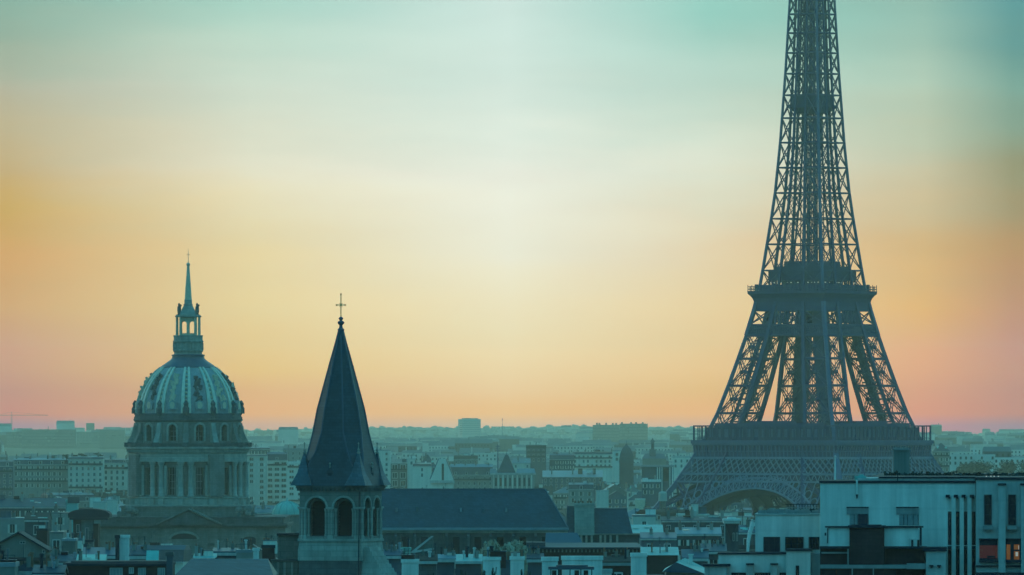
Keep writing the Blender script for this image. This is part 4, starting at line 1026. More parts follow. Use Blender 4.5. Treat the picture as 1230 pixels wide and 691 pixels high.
# ------------------------------------------------------------------ city blocks
def unit_window():
    mb = MB(); mb.box(-.5, .5, -.02, .05, 0, 1, 0)
    for a, b, c, d in ((-.56, -.44, -.04, 1.04), (.44, .56, -.04, 1.04), (-.56, .56, -.06, .04), (-.44, .44, .96, 1.05), (-.04, .04, .04, .96)):
        mb.box(a, b, -.08, -.021, c, d, 1)
    return mb.data('window', [M['glass'], M['frame']])
WIN = unit_window()
def unit_shuttered():
    mb = MB(); mb.box(-.5, .5, -.02, .05, 0, 1, 0)
    for a, b, c, d in ((-.94, -.5, 0, 1), (.5, .94, 0, 1), (-.03, .03, .04, .96), (-.5, .5, -.05, .04)): mb.box(a, b, -.08, -.021, c, d, 1)
    return mb.data('window', [M['glass'], M['plaster']])
WINS = [WIN, unit_shuttered()]
def unit_dormer():
    mb = MB(); mb.box(-.7, .7, -.1, 1.2, 0, 1.7, 1); mb.box(-.45, .45, -.14, -.1, .15, 1.5, 0)
    mb.prism([(-.85, 1.7), (.85, 1.7), (0, 2.15)], -.2, 1.4, 2)
    return mb.data('dormer', [M['glass'], M['frame'], M['zinc_dark']])
DORM = unit_dormer()
def unit_chimney():
    mb = MB(); mb.box(-.4, .4, -1.7, 1.7, -1.2, 1.7, 0); mb.box(-.48, .48, -1.78, 1.78, 1.7, 1.86, 0)
    for i in range(5): mb.tube((0, -1.35 + .67*i, 1.86), (0, -1.35 + .67*i, 2.45), .16, .13, 6, 1)
    return mb.data('chimney', [M['plaster2'], M['terracotta']])
CHIM = unit_chimney()
def unit_aerial():
    mb = MB(); mb.bar((0, 0, -.4), (0, 0, 3.2), .09)
    for z, q in ((3.1, .5), (2.8, .65), (2.5, .8)): mb.bar((-q, 0, z), (q, 0, z), .06)
    return mb.data('aerial', [M['dark']])
AER = unit_aerial()
def unit_hut(m):
    mb = MB(); mb.box(-1.2, 1.2, -1, 1, -1.5, 1.4, 0); mb.box(-1.3, 1.3, -1.1, 1.1, 1.402, 1.55, 1); return mb.data('roof_hut', [M[m], M['zinc_dark']])
HUTS = [unit_hut('plaster'), unit_hut('plaster3'), unit_hut('white'), unit_hut('brick')]
def unit_light(m):
    mb = MB(); mb.mesh([(-.6, -.5, -.1), (.6, -.5, -.1), (.6, .5, .55), (-.6, .5, .55), (-.6, -.5, .1), (.6, -.5, .1), (.6, .5, .75), (-.6, .5, .75)], [(0,3,2,1),(4,5,6,7),(0,1,5,4),(1,2,6,5),(2,3,7,6),(3,0,4,7)]); return mb.data('skylight', [M[m]])
LIGHTS = [unit_light('glass'), unit_light('frame'), unit_light('copper')]
PROTECT = []         # (x0, x1, lowest row that must stay in view, distance)
SEEDS = []           # (x0, x1, top row, distance) of what hides things behind it
BLOCKS = []
def city_block(x0, x1, ye, yr, d, roof='mansard', wall='plaster', rm='zinc', rows=3, pitch=2.9, chim=(), label=None, group=None, depth=13.0, rot=0.0,
               name='city_block', ybot=None, base=None, win=True, cat='apartment block', wsize=(1.15, 1.9), rowh=3.1, gutter=True, dorm=None, wins='glass', first=1.1):
    s = Site((x0 + x1) / 2, d, base)
    t = s.root(name, label, cat, group, rot)
    if rot: cs = math.cos(rot); wd = (x1 - x0) / s.k / (cs + abs(math.sin(rot)) * .55)
    else: wd = (x1 - x0) / s.k
    h = wd / 2; ze = s.Z(ye); zr = max(s.Z(yr), ze + .01)
    if rot: depth = wd * .55
    b = MB(); b.box(-h, h, 0, depth, -2, ze)
    if roof == 'gable_front': b.prism([(-h, ze), (h, ze), (0, zr)], 0, depth)
    if roof == 'gable': b.mesh([(-h, 0, ze), (-h, depth, ze), (-h, depth/2, zr), (h, 0, ze), (h, depth, ze), (h, depth/2, zr)], [(0, 1, 2), (3, 5, 4), (0, 2, 5, 3), (1, 4, 5, 2)])
    body = b.build('wall', M[wall], t)
    r = MB(); o = .25
    if roof == 'mansard':
        k = min(1.3, (zr - ze) * .35); zm = ze + (zr - ze) * .72
        r.frustum((-h-.02, h+.02, -.02, depth+.02), ze, (-h+.02, h-.02, k, depth-k), zm, 0)
        r.frustum((-h+.02, h-.02, k-.12, depth-k+.12), zm, (-h+.02, h-.02, depth*.38, depth*.62), zr, 1)
        mats = [M['slate' if rm != 'tile' else 'tile'], M[rm]]
    elif roof == 'gable':
        sl = Vector((0, depth/2, zr-ze)); nrm = Vector((0, -(zr-ze), depth/2)).normalized()*.15
        for sg in (0, 1):
            ym = lambda y: y if sg == 0 else depth - y
            a = Vector((0, -o, ze - o*(zr-ze)/(depth/2))); bb = Vector((0, depth/2 + .01, zr + .01))
            pts = [(x, ym(p.y), p.z + q) for q in (.02, .2) for x, p in ((-h-.15, a), (h+.15, a), (h+.15, bb), (-h-.15, bb))]
            r.mesh(pts, [(0,1,2,3),(7,6,5,4),(0,4,5,1),(1,5,6,2),(2,6,7,3),(3,7,4,0)], 0)
        mats = [M[rm]]
    elif roof == 'gable_front':
        for sg in (-1, 1):
            a = Vector((sg*(h+o), 0, ze - o*(zr-ze)/h)); bb = Vector((-.01*sg, 0, zr + .01))
            pts = [(p.x, y, p.z + q) for q in (.02, .22) for p, y in ((a, -.25), (a, depth), (bb, depth), (bb, -.25))]
            r.mesh(pts, [(0,1,2,3),(7,6,5,4),(0,4,5,1),(1,5,6,2),(2,6,7,3),(3,7,4,0)], 0)
        mats = [M[rm]]
    elif roof == 'hip':
        i = min(h*.95, depth*.5)
        r.frustum((-h-.3, h+.3, -.3, depth+.3), ze, (-h+i, h-i, depth*.49, depth*.51), zr, 0); mats = [M[rm]]
    elif roof == 'pyramid':
        r.frustum((-h-.3, h+.3, -.3, depth+.3), ze, (-.05, .05, depth/2-.05, depth/2+.05), zr, 0); mats = [M[rm]]
    elif roof == 'shed':
        r.mesh([(-h-.2, -.2, ze), (h+.2, -.2, ze), (h+.2, depth+.2, zr), (-h-.2, depth+.2, zr), (-h-.2, depth+.2, ze), (h+.2, depth+.2, ze)], [(0,1,2,3),(0,3,4),(1,5,2),(3,2,5,4)], 0); mats = [M[rm]]
    else:
        r.box(-h-.08, h+.08, -.08, depth+.08, ze + .003, max(zr, ze + .35), 0); mats = [M[rm]]
    rf = r.build('roof', mats, t)
    if gutter and roof in ('mansard', 'gable', 'hip', 'shed', 'pyramid'):
        g = MB(); g.box(-h-.12, h+.12, -.42, -.0, ze-.32, ze-.002); g.build('cornice', M['white2' if wall != 'brick' else 'concrete'], body)
    n = max(1, int(2*h / pitch)) if win else 0
    rr = random.Random(int(x0*7 + d)); wmesh = rr.choice(WINS) if d < 6000 else WIN
    for j in range(rows if win else 0):
        z = ze - first - wsize[1] - j*rowh
        if z < 1: break
        for i in range(n):
            x = -h + (i + .5)*2*h/n
            if rr.random() < .06: continue
            w_ = link('window', wmesh, body, (x, -.004, z)); w_.scale = (wsize[0]*rr.uniform(.85, 1.1), 1, wsize[1])
    if win and rows >= 3 and d < 6000 and pitch < 4:                      # running balconies
        for j in sorted({0, rows - 2 + (rr.random() < .5)}):
            z = ze - first - wsize[1] - j*rowh - .12
            if z > 3: bl_ = MB(); bl_.box(-h + .2, h - .2, -.62, -.09, z - .14, z, 1); bl_.box(-h + .2, h - .2, -.62, -.56, z + .002, z + .85, 0); bl_.build('balcony', [M['dark'], M['plaster2']], body)
    if dorm is None: dorm = roof == 'mansard' and zr - ze > 2.2 and s.k > 1.9
    if dorm:
        m = max(1, n // 2)
        for i in range(m):
            x = -h + (i + .5)*2*h/m; sc_ = min(1.0, (zr - ze)*.72/2.3)
            q = link('dormer', DORM, rf, (x, .05, ze + .1)); q.scale = (sc_, sc_, sc_)
    for fx in chim:
        c = link('chimney', CHIM, t, (-h + fx*2*h, depth*.45, (zr if roof in ('flat',) else ze + (zr-ze)*.8))); q_ = .42 if d < 1350 else .7 if d < 2000 else 1.0; c.scale = (q_, min(1.6, depth/7)*q_, rr.uniform(.75, 1.15)*q_)
    if d < 6000 and depth > 1.9 and base is None:                       # rooftop clutter: aerials, huts and rooflights
        qs = .5 if d < 1350 else 1.0; area = 2*h/qs
        for i in range(rr.randint(0, 2) + (area > 20) + (d < 1350)):
            a_ = link('aerial', AER, t, (rr.uniform(-h*.9, h*.9), depth*.5, zr - .1)); a_.scale = (qs, qs, qs*rr.uniform(.5, 1.1)); a_.rotation_euler = (0, 0, rr.uniform(0, 3))
        for i in range(rr.randint(0, 1) + (area > 14) + (area > 24)):
            if roof in ('flat', 'mansard', 'gable', 'shed'):
                yy = depth*(.5 if roof != 'flat' else rr.uniform(.1, .7)); hu = link('roof_hut', rr.choice(HUTS), t, (rr.uniform(-h*.8, h*.8), yy, zr - (0 if roof == 'flat' else .5))); hu.scale = (qs*rr.uniform(.5, 1.5), qs, qs*rr.uniform(.5, 1.3))
        if d < 1350:
            for i in range(rr.randint(1, 3)):
                vp = MB(); r_ = rr.uniform(.07, .16); hh = rr.uniform(.5, 1.3); vp.tube((0, 0, -.6), (0, 0, hh), r_, r_, 8, 0); vp.tube((0, 0, hh), (0, 0, hh + .16), r_*1.6, r_*1.2, 8, 0)
                vp.build('vent_pipe', M[rr.choice(('zinc', 'frame', 'dark', 'terracotta'))], t, (rr.uniform(-h*.9, h*.9), depth*rr.uniform(.2, .6), ze + (zr-ze)*.5))
            if roof == 'flat' and area > 3:
                rl_ = MB(); rl_.bar((-h, .05, ze + .95), (h, .05, ze + .95), .05)
                for i in range(max(3, int(2*h/.7)) + 1): x = -h + 2*h*i/max(3, int(2*h/.7)); rl_.bar((x, .05, ze), (x, .05, ze + .95), .035)
                if rr.random() < .5: rl_.build('railing', M['dark'], t)
            elif not chim or rr.random() < .5:
                c = link('chimney', CHIM, t, (rr.choice((-.8, -.3, .4, .85))*h, depth*.5, ze + (zr-ze)*.8)); c.scale = (.42, .42, .4*rr.uniform(.8, 1.3))
        if roof in ('gable', 'hip', 'shed') and zr - ze > .8:
            for i in range(rr.randint(1, 3) + (area > 18)):
                f_ = rr.uniform(.25, .75); run = depth if roof == 'shed' else depth/2
                sk_ = link('skylight', rr.choice(LIGHTS), rf, (rr.uniform(-h*.7, h*.7), run*f_, ze + (zr-ze)*f_ + .1)); sk_.scale = (qs*rr.uniform(.6, 1.2), qs, qs*(zr-ze)/run*1.2); 
    BLOCKS.append(dict(o=t, x0=x0, x1=x1, ye=ye, yr=yr, d=d))
    SEEDS.append((x0, x1, yr + (ye - yr)*.6, d))
    PROTECT.append((x0, x1, ybot if ybot else ye + 6, d))
    return t, s, body
# things already built that hide what stands behind
SEEDS += [(985, 1230, 574, 500), (907, 985, 618, 515), (848, 907, 668, 510), (366, 460, 600, 800), (118, 346, 632, 2160), (152, 300, 540, 2190)]
PROTECT += [(118, 346, 655, 2160), (360, 476, 700, 800), (835, 985, 612, 3350)]
A = city_block
# ---- far skyline
FG = 'hazy slabs on the far skyline'
A(8, 27, 519.5, 519, 11935, 'flat', 'plaster3', 'zinc_dark', 10, 4, label='hazy low end of the long slab at the far left skyline', ybot=545, rowh=5, wsize=(2.6, 2.3), group=FG)
A(26.5, 91, 516.6, 516, 11780, 'flat', 'plaster3', 'zinc_dark', 11, 4, label='long hazy slab of flats with many windows beyond the left pale row', ybot=545, rowh=4.8, wsize=(2.6, 2.3), group=FG)
A(92, 121, 519.5, 519, 11857, 'flat', 'plaster2', 'zinc_dark', 11, 4, label='hazy slab of flats slightly lower, next to the long left slab', ybot=545, rowh=4.8, wsize=(2.6, 2.3), group=FG)
A(120, 150, 517.5, 516.5, 11625, 'flat', 'plaster2', 'zinc_dark', 11, 4, label='hazy slab of flats close left of the dome cornice', ybot=545, rowh=4.8, wsize=(2.6, 2.3), group=FG)
A(305, 328, 518, 517, 17360, 'flat', 'plaster3', 'zinc_dark', 3, 5, label='lone pale block on the skyline between dome and bell tower', ybot=526, rowh=5.5, wsize=(2.4, 1.6), group=FG)
A(361, 376, 519.6, 519, 17670, 'flat', 'plaster3', 'zinc_dark', 2, 5, label='small pale skyline block just left of the slate spire', ybot=526, rowh=5.5, wsize=(2.4, 1.6), group=FG)
A(445, 470, 519, 518, 19530, 'flat', 'plaster', 'zinc_dark', 2, 6, label='faint pinkish skyline block under a crane right of the slate spire', ybot=526, rowh=6, wsize=(4, 3), group=FG)
A(471, 541, 517.2, 516.5, 18600, 'flat', 'plaster3', 'zinc_dark', 2, 6, label='very long low slab on the skyline left of the lit tower block', ybot=525, rowh=6, wsize=(4, 3), group=FG)
A(625, 642, 518.5, 515.5, 17050, 'hip', 'plaster3', 'zinc_dark', 2, 5, label='hazy skyline block with rounded top between two low slabs', ybot=527, rowh=6, wsize=(4, 3), group=FG, gutter=False)
A(650, 687, 520, 519.4, 16740, 'flat', 'plaster3', 'zinc_dark', 2, 5, label='low wide hazy slab left of the big skyline block', ybot=527, rowh=6, wsize=(4, 3), group=FG)
t, s, b = A(712, 744, 511.5, 510.5, 13330, 'flat', 'plaster3', 'zinc_dark', 5, 4, label='tall hazy skyline block with roof boxes, left half of the big pair', ybot=530, rowh=5, wsize=(2.6, 2.3), group=FG)
t2, s2, b2 = A(744.4, 778, 510, 509, 13252, 'flat', 'plaster3', 'zinc_dark', 5, 4, label='tall hazy skyline block with roof boxes, right half of the big pair', ybot=530, rowh=5, wsize=(2.6, 2.3), group=FG)
for tt_, ss_, xs in ((t, s, (716, 719, 727, 735, 739)), (t2, s2, (746, 757, 763, 771))):
    for x in xs:
        m = MB(); ss_.box(m, x, x + 2.2, 511, 508 if ss_ is s else 507.2, 3, 6); m.build('lift_housing', M['plaster3'], tt_)
A(779, 801, 517.4, 516.8, 16275, 'flat', 'plaster3', 'zinc_dark', 2, 5, label='faint low slab right of the big skyline pair', ybot=526, rowh=6, wsize=(4, 3), group=FG)
A(590, 618, 513, 512.4, 20925, 'flat', 'plaster', 'zinc_dark', 3, 6, label='faint pale block behind the thin mast on the skyline', ybot=523, rowh=6, wsize=(4, 3), group=FG)
def lit_tower():
    d = 14500.0; s = Site(566.5, d)
    t = s.root('tower_block', 'tall pale tower block with one sunlit banded side on the skyline', 'tower block', FG, R(14))
    w = 22.5 / s.k
    b = MB(); b.box(-w/2, w/2, 0, 34, -2, s.Z(503.4)); body = b.build('wall', M['frame'], t)
    for j in range(7):
        q = MB(); z = s.Z(506.2 + 2.6*j); q.box(-w/2-.25, -w/2, 1, 21, z, z + 1.4); q.build('window_band', M['glass'], body)
        q = MB(); q.box(-w/2+1, w/2-1, -.2, 0, z, z + 1.2); q.build('window_band', M['glass_pale'], body)
    c = MB(); c.box(-w/2+3, w/2-4, 3, 18, s.Z(503.4), s.Z(502.4)); c.build('lift_housing', M['plaster3'], t)
    SEEDS.append((553, 580, 505, d)); PROTECT.append((553, 580, 524, d))
lit_tower()
def crane(px, ytop, ybase, x_l, x_r, d, label):
    s = Site(px, d); t = s.root('tower_crane', label, 'crane', 'cranes on the skyline')
    zt = s.Z(ytop); m = MB(); q = .9
    for sx in (-q, q):
        for sy in (-q, q): m.bar((sx, sy, 0), (sx, sy, zt), .4)
    for k in range(int(zt/3)): m.bar((-q, -q, 3*k), (q, -q, 3*k+3), .25); m.bar((q, -q, 3*k), (q, q, 3*k+3), .25)
    m.build('mast', M['iron'], t)
    j = MB(); a, b = s.X(x_l), s.X(x_r); zj = s.Z(ytop + 2)
    j.bar((a, 0, zj), (b, 0, zj), .6); j.bar((a, 0, zj), (0, 0, s.Z(ytop - 2)), .25); j.bar((b, 0, zj), (0, 0, s.Z(ytop - 2)), .25); j.bar((0, 0, zt), (0, 0, s.Z(ytop - 2)), .7)
    for k in range(24): x = a + (b-a)*k/24; j.bar((x, 0, zj), (x + (b-a)/48, 0, zj+1.4), .2); j.bar((x + (b-a)/48, 0, zj+1.4), (x + (b-a)/24, 0, zj), .2)
    jib = j.build('jib', M['iron'], t)
    w = MB(); e = a if abs(a) < abs(b) else b; w.box(e-1.5, e+1.5, -1, 1, zj-3, zj); w.build('counterweight', M['concrete'], jib)
crane(14, 497, 520, -4, 58, 15000, 'thin tower crane above the left edge of the hazy slab')
crane(456, 513.5, 522, 443, 474, 16000, 'faint tower crane beside the slate spire on the skyline')
def mast(px, yt, d, label):
    s = Site(px, d); t = s.root('radio_mast', label, 'mast'); z = s.Z(yt)
    m = MB(); m.bar((0, 0, 0), (0, 0, z), 1.3, 0, .7); m.build('pole', M['iron'], t)
    for q in (.9, .94, .97):
        a = MB(); a.bar((-1.6, 0, z*q), (1.6, 0, z*q), .6); a.build('antenna', M['iron'], t)
mast(603.5, 502.5, 15000, 'thin dark mast on the skyline right of the lit tower block')
mast(598, 534, 5600, 'thin mast over the roofs left of the pavilion with pyramid roof')
# ---- left: long pale row and roofs
RG = 'pale apartment row left of the dome'
A(16, 82, 558, 550.5, 4300, 'mansard', 'plaster2', 'zinc', 4, 2.9, (.05, .3, .62, .9), 'long pale apartment row with grey mansard left of its taller middle', RG, ybot=586)
A(82, 124, 551.5, 548.5, 4290, 'mansard', 'plaster', 'zinc', 6, 3.0, (.1, .85), 'taller pale middle of the apartment row, shrubs on its roof', RG, ybot=592)
A(124, 158, 556, 551, 4310, 'mansard', 'plaster', 'zinc', 5, 2.8, (.25, .8), 'pale end of the apartment row touching the dome drum', RG, ybot=592)
A(-12, 16, 560, 552.5, 4200, 'mansard', 'plaster3', 'zinc_dark', 5, 3.0, (.3, .7), 'dark block at the left edge beside the pale row', ybot=598)
A(-12, 80.5, 609.5, 599.5, 2500, 'gable', 'plaster3', 'slate', 2, 3.2, (.4,), 'long low dark roofed building with pale gutter line at the left edge', ybot=617, depth=18)
A(79, 93.5, 602, 600.8, 2450, 'flat', 'teal_sheet', 'copper', 0, 3, (), 'bright green box shaped roof hut right of the long dark roof', ybot=616, win=False, depth=6)
A(112, 127, 604, 603.4, 2350, 'flat', 'plaster', 'white2', 0, 3, (), 'pale blank gable wall below the left of the dome', ybot=614, win=False, depth=8)
A(127, 141, 601.5, 600.6, 2380, 'flat', 'plaster', 'white2', 0, 3, (.75,), 'pale blank wall with a chimney, against the dome church', ybot=616, win=False, depth=8)
A(62, 83, 617, 615.5, 2150, 'flat', 'plaster2', 'zinc', 1, 3, (.2,), 'small grey block under the bright green hut', ybot=625)
A(0, 30, 624, 622, 1750, 'flat', 'plaster2', 'zinc', 1, 3, (.5,), 'pale low block at the left edge over the gable house', ybot=634)
A(30, 58, 625, 617, 1700, 'gable', 'plaster3', 'tile', 1, 3, (.3,), 'dark brown roofed house behind the gable house', ybot=634)
def mound_roof():
    s = Site(107, 1750.0); t = s.root('domed_hall', 'brown building with dark rounded roof in front of the dome church', 'building')
    b = MB(); s.box(b, 88, 118, None, 622, 0, 9); body = b.build('wall', M['brick'], t)
    c = MB(); s.box(c, 98, 112, None, 624.5, -.5, 0); c.build('projecting_bay', M['stone_dark'], body)
    r = MB(); pts = [(s.X(82), s.Z(622))] + [(s.X(107 - 25*math.cos(math.pi*j/12)), s.Z(618 - 7*math.sin(math.pi*j/12))) for j in range(13)] + [(s.X(132), s.Z(622))]
    r.prism(pts, -.8, 10); r.build('roof', M['dark'], t)
    e = MB(); s.box(e, 84, 130, 624.4, 622.1, -1.0, 0); e.build('eaves', M['dark'], t)
    p = MB(); s.box(p, 113, 121, 629, 622.2, -.7, .5); p.build('gable_wall', M['plaster2'], body)
    pane_window(s, body, 92, 96, 640, 630, 0); pane_window(s, body, 103, 107, 650, 634, -.5)
    PROTECT.append((82, 132, 656, 1750)); SEEDS.append((84, 130, 616, 1750))
mound_roof()
def gable_house():
    s = Site(22, 1000.0); t = s.root('gable_house', 'pale wooden gable wall with tiny attic window at the lower left', 'house')
    b = MB(); b.prism([(s.X(-14), -2), (s.X(-14), s.Z(661)), (s.X(22), s.Z(641.5)), (s.X(56), s.Z(661)), (s.X(56), -2)], 0, 9); body = b.build('wall', M['plaster2'], t)
    r = MB()
    for a, bb in (((-17, 662.5), (22.2, 640.6)), ((59.5, 663), (21.8, 640.6))):
        p = [Vector((s.X(a[0]), y, s.Z(a[1]))) for y in (-.5, 9.2)]; q = [Vector((s.X(bb[0]), y, s.Z(bb[1]))) for y in (-.5, 9.2)]
        up = Vector((0, 0, .22)); pts = [p[0], p[1], q[1], q[0]]; r.mesh(pts + [v + up for v in pts], [(0,1,2,3),(7,6,5,4),(0,4,5,1),(1,5,6,2),(2,6,7,3),(3,7,4,0)])
    r.build('roof', M['dark'], t)
    pane_window(s, body, 24, 30.5, 653.5, 650, 0, nv=1); pane_window(s, body, 51, 54.5, 664.5, 660.5, 0, nv=0)
    for x in range(-10, 56, 3):
        q = MB(); s.box(q, x, x + .45, None, 661 if x < 0 or x > 50 else 658, -.04, 0); q.build('batten', M['plaster2'], body)
    f = MB(); s.box(f, -14, 58, 673.5, 669.5, -1.2, -.1); f.build('lean_to_roof', M['dark'], t)
    PROTECT.append((0, 58, 680, 1000)); SEEDS.append((0, 56, 655, 1000))
gable_house()
A(44, 57, 637.5, 636.8, 1300, 'flat', 'brick', 'dark', 0, 3, (), 'dark red brown box behind the gable house roof', ybot=652, win=False, depth=5)
A(60, 76, 641, 640, 1400, 'flat', 'plaster2', 'zinc', 1, 2.5, (.3,), 'narrow grey block right of the red brown box', ybot=652)
A(75, 91, 650, 649, 1100, 'flat', 'plaster2', 'zinc', 0, 2.5, (), 'grey ribbed hut under the brown rounded roof hall', ybot=668, win=False, depth=5)
A(91, 98.5, 649.5, 648.6, 1110, 'flat', 'plaster', 'zinc', 1, 2.5, (), 'very narrow pale hut with dark door beside the ribbed hut', ybot=664, depth=4, wsize=(.6, 1.3))
A(98.5, 112, 651, 650, 1250, 'flat', 'stone_dark', 'dark', 0, 2.5, (), 'low dark wall beneath the brown hall bay', ybot=660, win=False, depth=4)
A(143.5, 155, 646.5, 646, 900, 'flat', 'white', 'white', 0, 3, (), 'small bright white stack wall in front of the church body', ybot=661, win=False, depth=1.2, name='white_stack', cat='chimney')
A(138.8, 143.3, 646.5, 646.2, 899.4, 'flat', 'dark', 'dark', 0, 3, (), 'dark left side of the small bright white stack', ybot=663, win=False, depth=1.2, name='stack_dark_side', cat='chimney')  # dark side of the white stack, added as a separate dark box
A(100, 150, 668, 660, 950, 'gable', 'plaster3', 'zinc_dark', 1, 3, (.1, .55), 'low dark pitched roof before the church body', ybot=672, depth=7)
A(92, 123, 678.5, 667, 850, 'shed', 'dark', 'copper', 0, 3, (), 'green glazed sloping roof at the lower left', ybot=682, win=False, depth=6, gutter=False)
A(60, 92, 676, 668, 860, 'gable', 'plaster3', 'slate', 0, 3, (.2,), 'dark pitched roof left of the green sloping roof', ybot=682, win=False, depth=6)
def bottom_facade():
    s = Site(140, 700.0); t = s.root('dark_facade', 'dark facade with three pale bright windows at the bottom left', 'building')
    b = MB(); s.box(b, 77, 205, None, 680, 0, 9); body = b.build('wall', M['brick'], t)
    r = MB(); s.box(r, 76, 206, 679.9, 676.5, -.3, 9.2); s.box(r, 84, 204, 676.4, 674.8, 2, 8); r.build('roof', M['dark'], t)
    for x0, x1 in ((132, 147.5), (166, 175.5), (189.5, 198.5)): pane_window(s, body, x0, x1, 705, 682, 0, 'glass_pale', 'white2', nv=3 if x1-x0 > 12 else 2)  # brightness of these panes put into the pale glass colour
    pane_window(s, body, 155, 161, 689, 681.5, 0, 'glass_pale', 'frame', nv=1)
    PROTECT.append((77, 205, 700, 700)); SEEDS.append((77, 205, 678, 700))
    s = Site(270, 720.0); t = s.root('slate_roof_house', 'broad dark slate roof at the bottom between dome church and bell tower', 'house')
    b = MB(); s.box(b, 212, 326, None, 692, 0, 12); b.build('wall', M['brick'], t)
    r = MB(); r.frustum((s.X(209), s.X(329), -.4, 12.4), s.Z(692), (s.X(226), s.X(320), 5.5, 6.5), s.Z(673.5)); r.build('roof', M['slate'], t)
    q = MB(); q.box(s.X(226), s.X(320), 5.7, 6.3, s.Z(673.6), s.Z(672.6)); q.build('ridge', M['zinc'], t)
    PROTECT.append((209, 329, 700, 720)); SEEDS.append((215, 325, 680, 720))
bottom_facade()
A(200, 207.5, 668, 667, 690, 'flat', 'plaster3', 'stone_dark', 0, 3, (), 'tall grey chimney post right of the bright windows', ybot=685, win=False, depth=.7, name='chimney_post', cat='chimney')
A(178, 188, 673, 661.5, 820, 'shed', 'dark', 'copper', 0, 3, (), 'small green slanted rooflight above the bright windows', ybot=675, win=False, depth=1.2, gutter=False, name='rooflight', cat='rooflight')
A(157, 178, 668, 662, 830, 'gable', 'plaster2', 'slate', 0, 3, (.15, .8), 'small slate roof left of the slanted rooflight', ybot=674, win=False, depth=4)
A(-10, 18, 681, 680, 650, 'flat', 'plaster2', 'zinc', 1, 2, (), 'pale wall in the bottom left corner', ybot=700, depth=5, wsize=(.5, 1))
A(18, 41, 686, 677, 655, 'pyramid', 'plaster2', 'dark', 0, 2, (), 'little dark hipped roof in the bottom left corner', ybot=700, depth=2.0, win=False)
A(41, 76, 690, 682, 640, 'gable', 'plaster3', 'slate', 0, 2, (.5,), 'dark roof at the bottom edge left of the bright windows', ybot=700, depth=5, win=False)
A(234, 257, 670, 665.5, 850, 'shed', 'plaster3', 'teal_sheet', 0, 3, (.05,), 'thin green sheet roof before the church arch window', ybot=673, win=False, depth=4)
A(257, 284, 664, 660.5, 900, 'gable', 'plaster3', 'zinc_dark', 0, 3, (.2, .8), 'low dark roof with two chimneys before the church body', ybot=672, win=False, depth=5)
A(284, 304, 664, 661.5, 890, 'flat', 'plaster2', 'zinc', 0, 3, (.3,), 'low grey wall under the arched church opening', ybot=674, win=False, depth=4)
A(315, 330, 658.5, 657, 870, 'flat', 'brick', 'dark', 0, 3, (), 'brown brick box left of the bell tower', ybot=677, win=False, depth=4)
A(304.5, 311, 662, 661, 868, 'flat', 'white', 'white', 0, 3, (), 'slim white stack beside the brown brick box', ybot=676, win=False, depth=.6, name='white_stack', cat='chimney')
def vestry():
    s = Site(348, 806.0); t = s.root('stair_turret', 'pale flat roofed stone annex attached left of the bell tower', 'annex')
    b = MB(); s.box(b, 334, 369, None, 643.6, .3, 5); body = b.build('wall', M['stone'], t)
    c = MB(); s.box(c, 332.5, 369, 643.5, 640.6, 0, 5.1); c.build('roof', M['dark'], t)
    k = MB(); k.prism([(s.X(352), s.Z(640.5)), (s.X(369), s.Z(640.5)), (s.X(369), s.Z(634))], 1, 4); k.build('weathering', M['stone_pale'], t)
    l = MB(); s.box(l, 326.5, 358, None, 674, -.8, .28); s.box(l, 358.2, 368, None, 676, -.5, .28); low = l.build('lower_wall', M['stone'], t)
    d_ = MB(); s.box(d_, 325.5, 369, 673.9, 671.8, -.95, .29); d_.build('string_course', M['stone_dark'], low)
    for x in (333, 341, 350): q = MB(); s.box(q, x, x + 2.6, None, 675, -1.0, -.8); q.build('pilaster', M['stone_pale'], low)
    PROTECT.append((326, 369, 700, 806)); SEEDS.append((334, 369, 645, 806))
vestry()
# ---- between dome and bell tower
def copper_dome():
    s = Site(345, 2300.0); t = s.root('copper_domed_pavilion', 'small green copper dome left of the belfry arches', 'pavilion')
    r = 18.0 / s.k
    b = MB(); b.lathe([(r*1.02, -2), (r*1.02, s.Z(620)), (r*1.08, s.Z(619.6)), (r*1.08, s.Z(618))], 20); b.build('drum', M['plaster2'], t)
    d_ = MB(); d_.lathe([(r*math.cos(a), s.Z(618) + (s.Z(602) - s.Z(618))*math.sin(a)) for a in [math.pi/2*j/10 for j in range(11)]], 28); dm = d_.build('dome', M['copper'], t, smooth=True)
    for k in range(12):
        q = MB(); a = 2*math.pi*k/12; pts = [(r*1.01*math.cos(e)*math.cos(a), r*1.01*math.cos(e)*math.sin(a), s.Z(618) + (s.Z(602)-s.Z(618))*1.01*math.sin(e)) for e in [math.pi/2*j/8 for j in range(9)]]
        for p0, p1 in zip(pts, pts[1:]): q.bar(p0, p1, .2)
        q.build('rib', M['teal_sheet'], dm)
    f = MB(); f.lathe([(.5, s.Z(602.3)), (.3, s.Z(600.5)), (.05, s.Z(597.5))], 8); f.build('finial', M['teal_sheet'], t)
    PROTECT.append((328, 362, 621, 2300)); SEEDS.append((330, 360, 606, 2300))
copper_dome()
A(296, 320.5, 547.5, 545.5, 4600, 'mansard', 'plaster', 'zinc', 9, 4.2, (.2, .7), 'tall pale block with shuttered windows touching the right of the dome drum', ybot=612, rowh=3.2, wsize=(1.9, 1.8))
A(320.5, 345, 553, 543, 4620, 'mansard', 'plaster', 'zinc_dark', 8, 3.6, (.1, .9), 'tall pale block with dark mansard and ribbon windows left of the spire', ybot=612, rowh=3.2, wsize=(2.4, 1.7))
A(345, 366, 555.8, 554.6, 4560, 'flat', 'plaster', 'white', 8, 3.4, (.5,), 'flat roofed pale block with white parapet touching the slate spire', ybot=612, rowh=3.2, wsize=(2.6, 1.5))
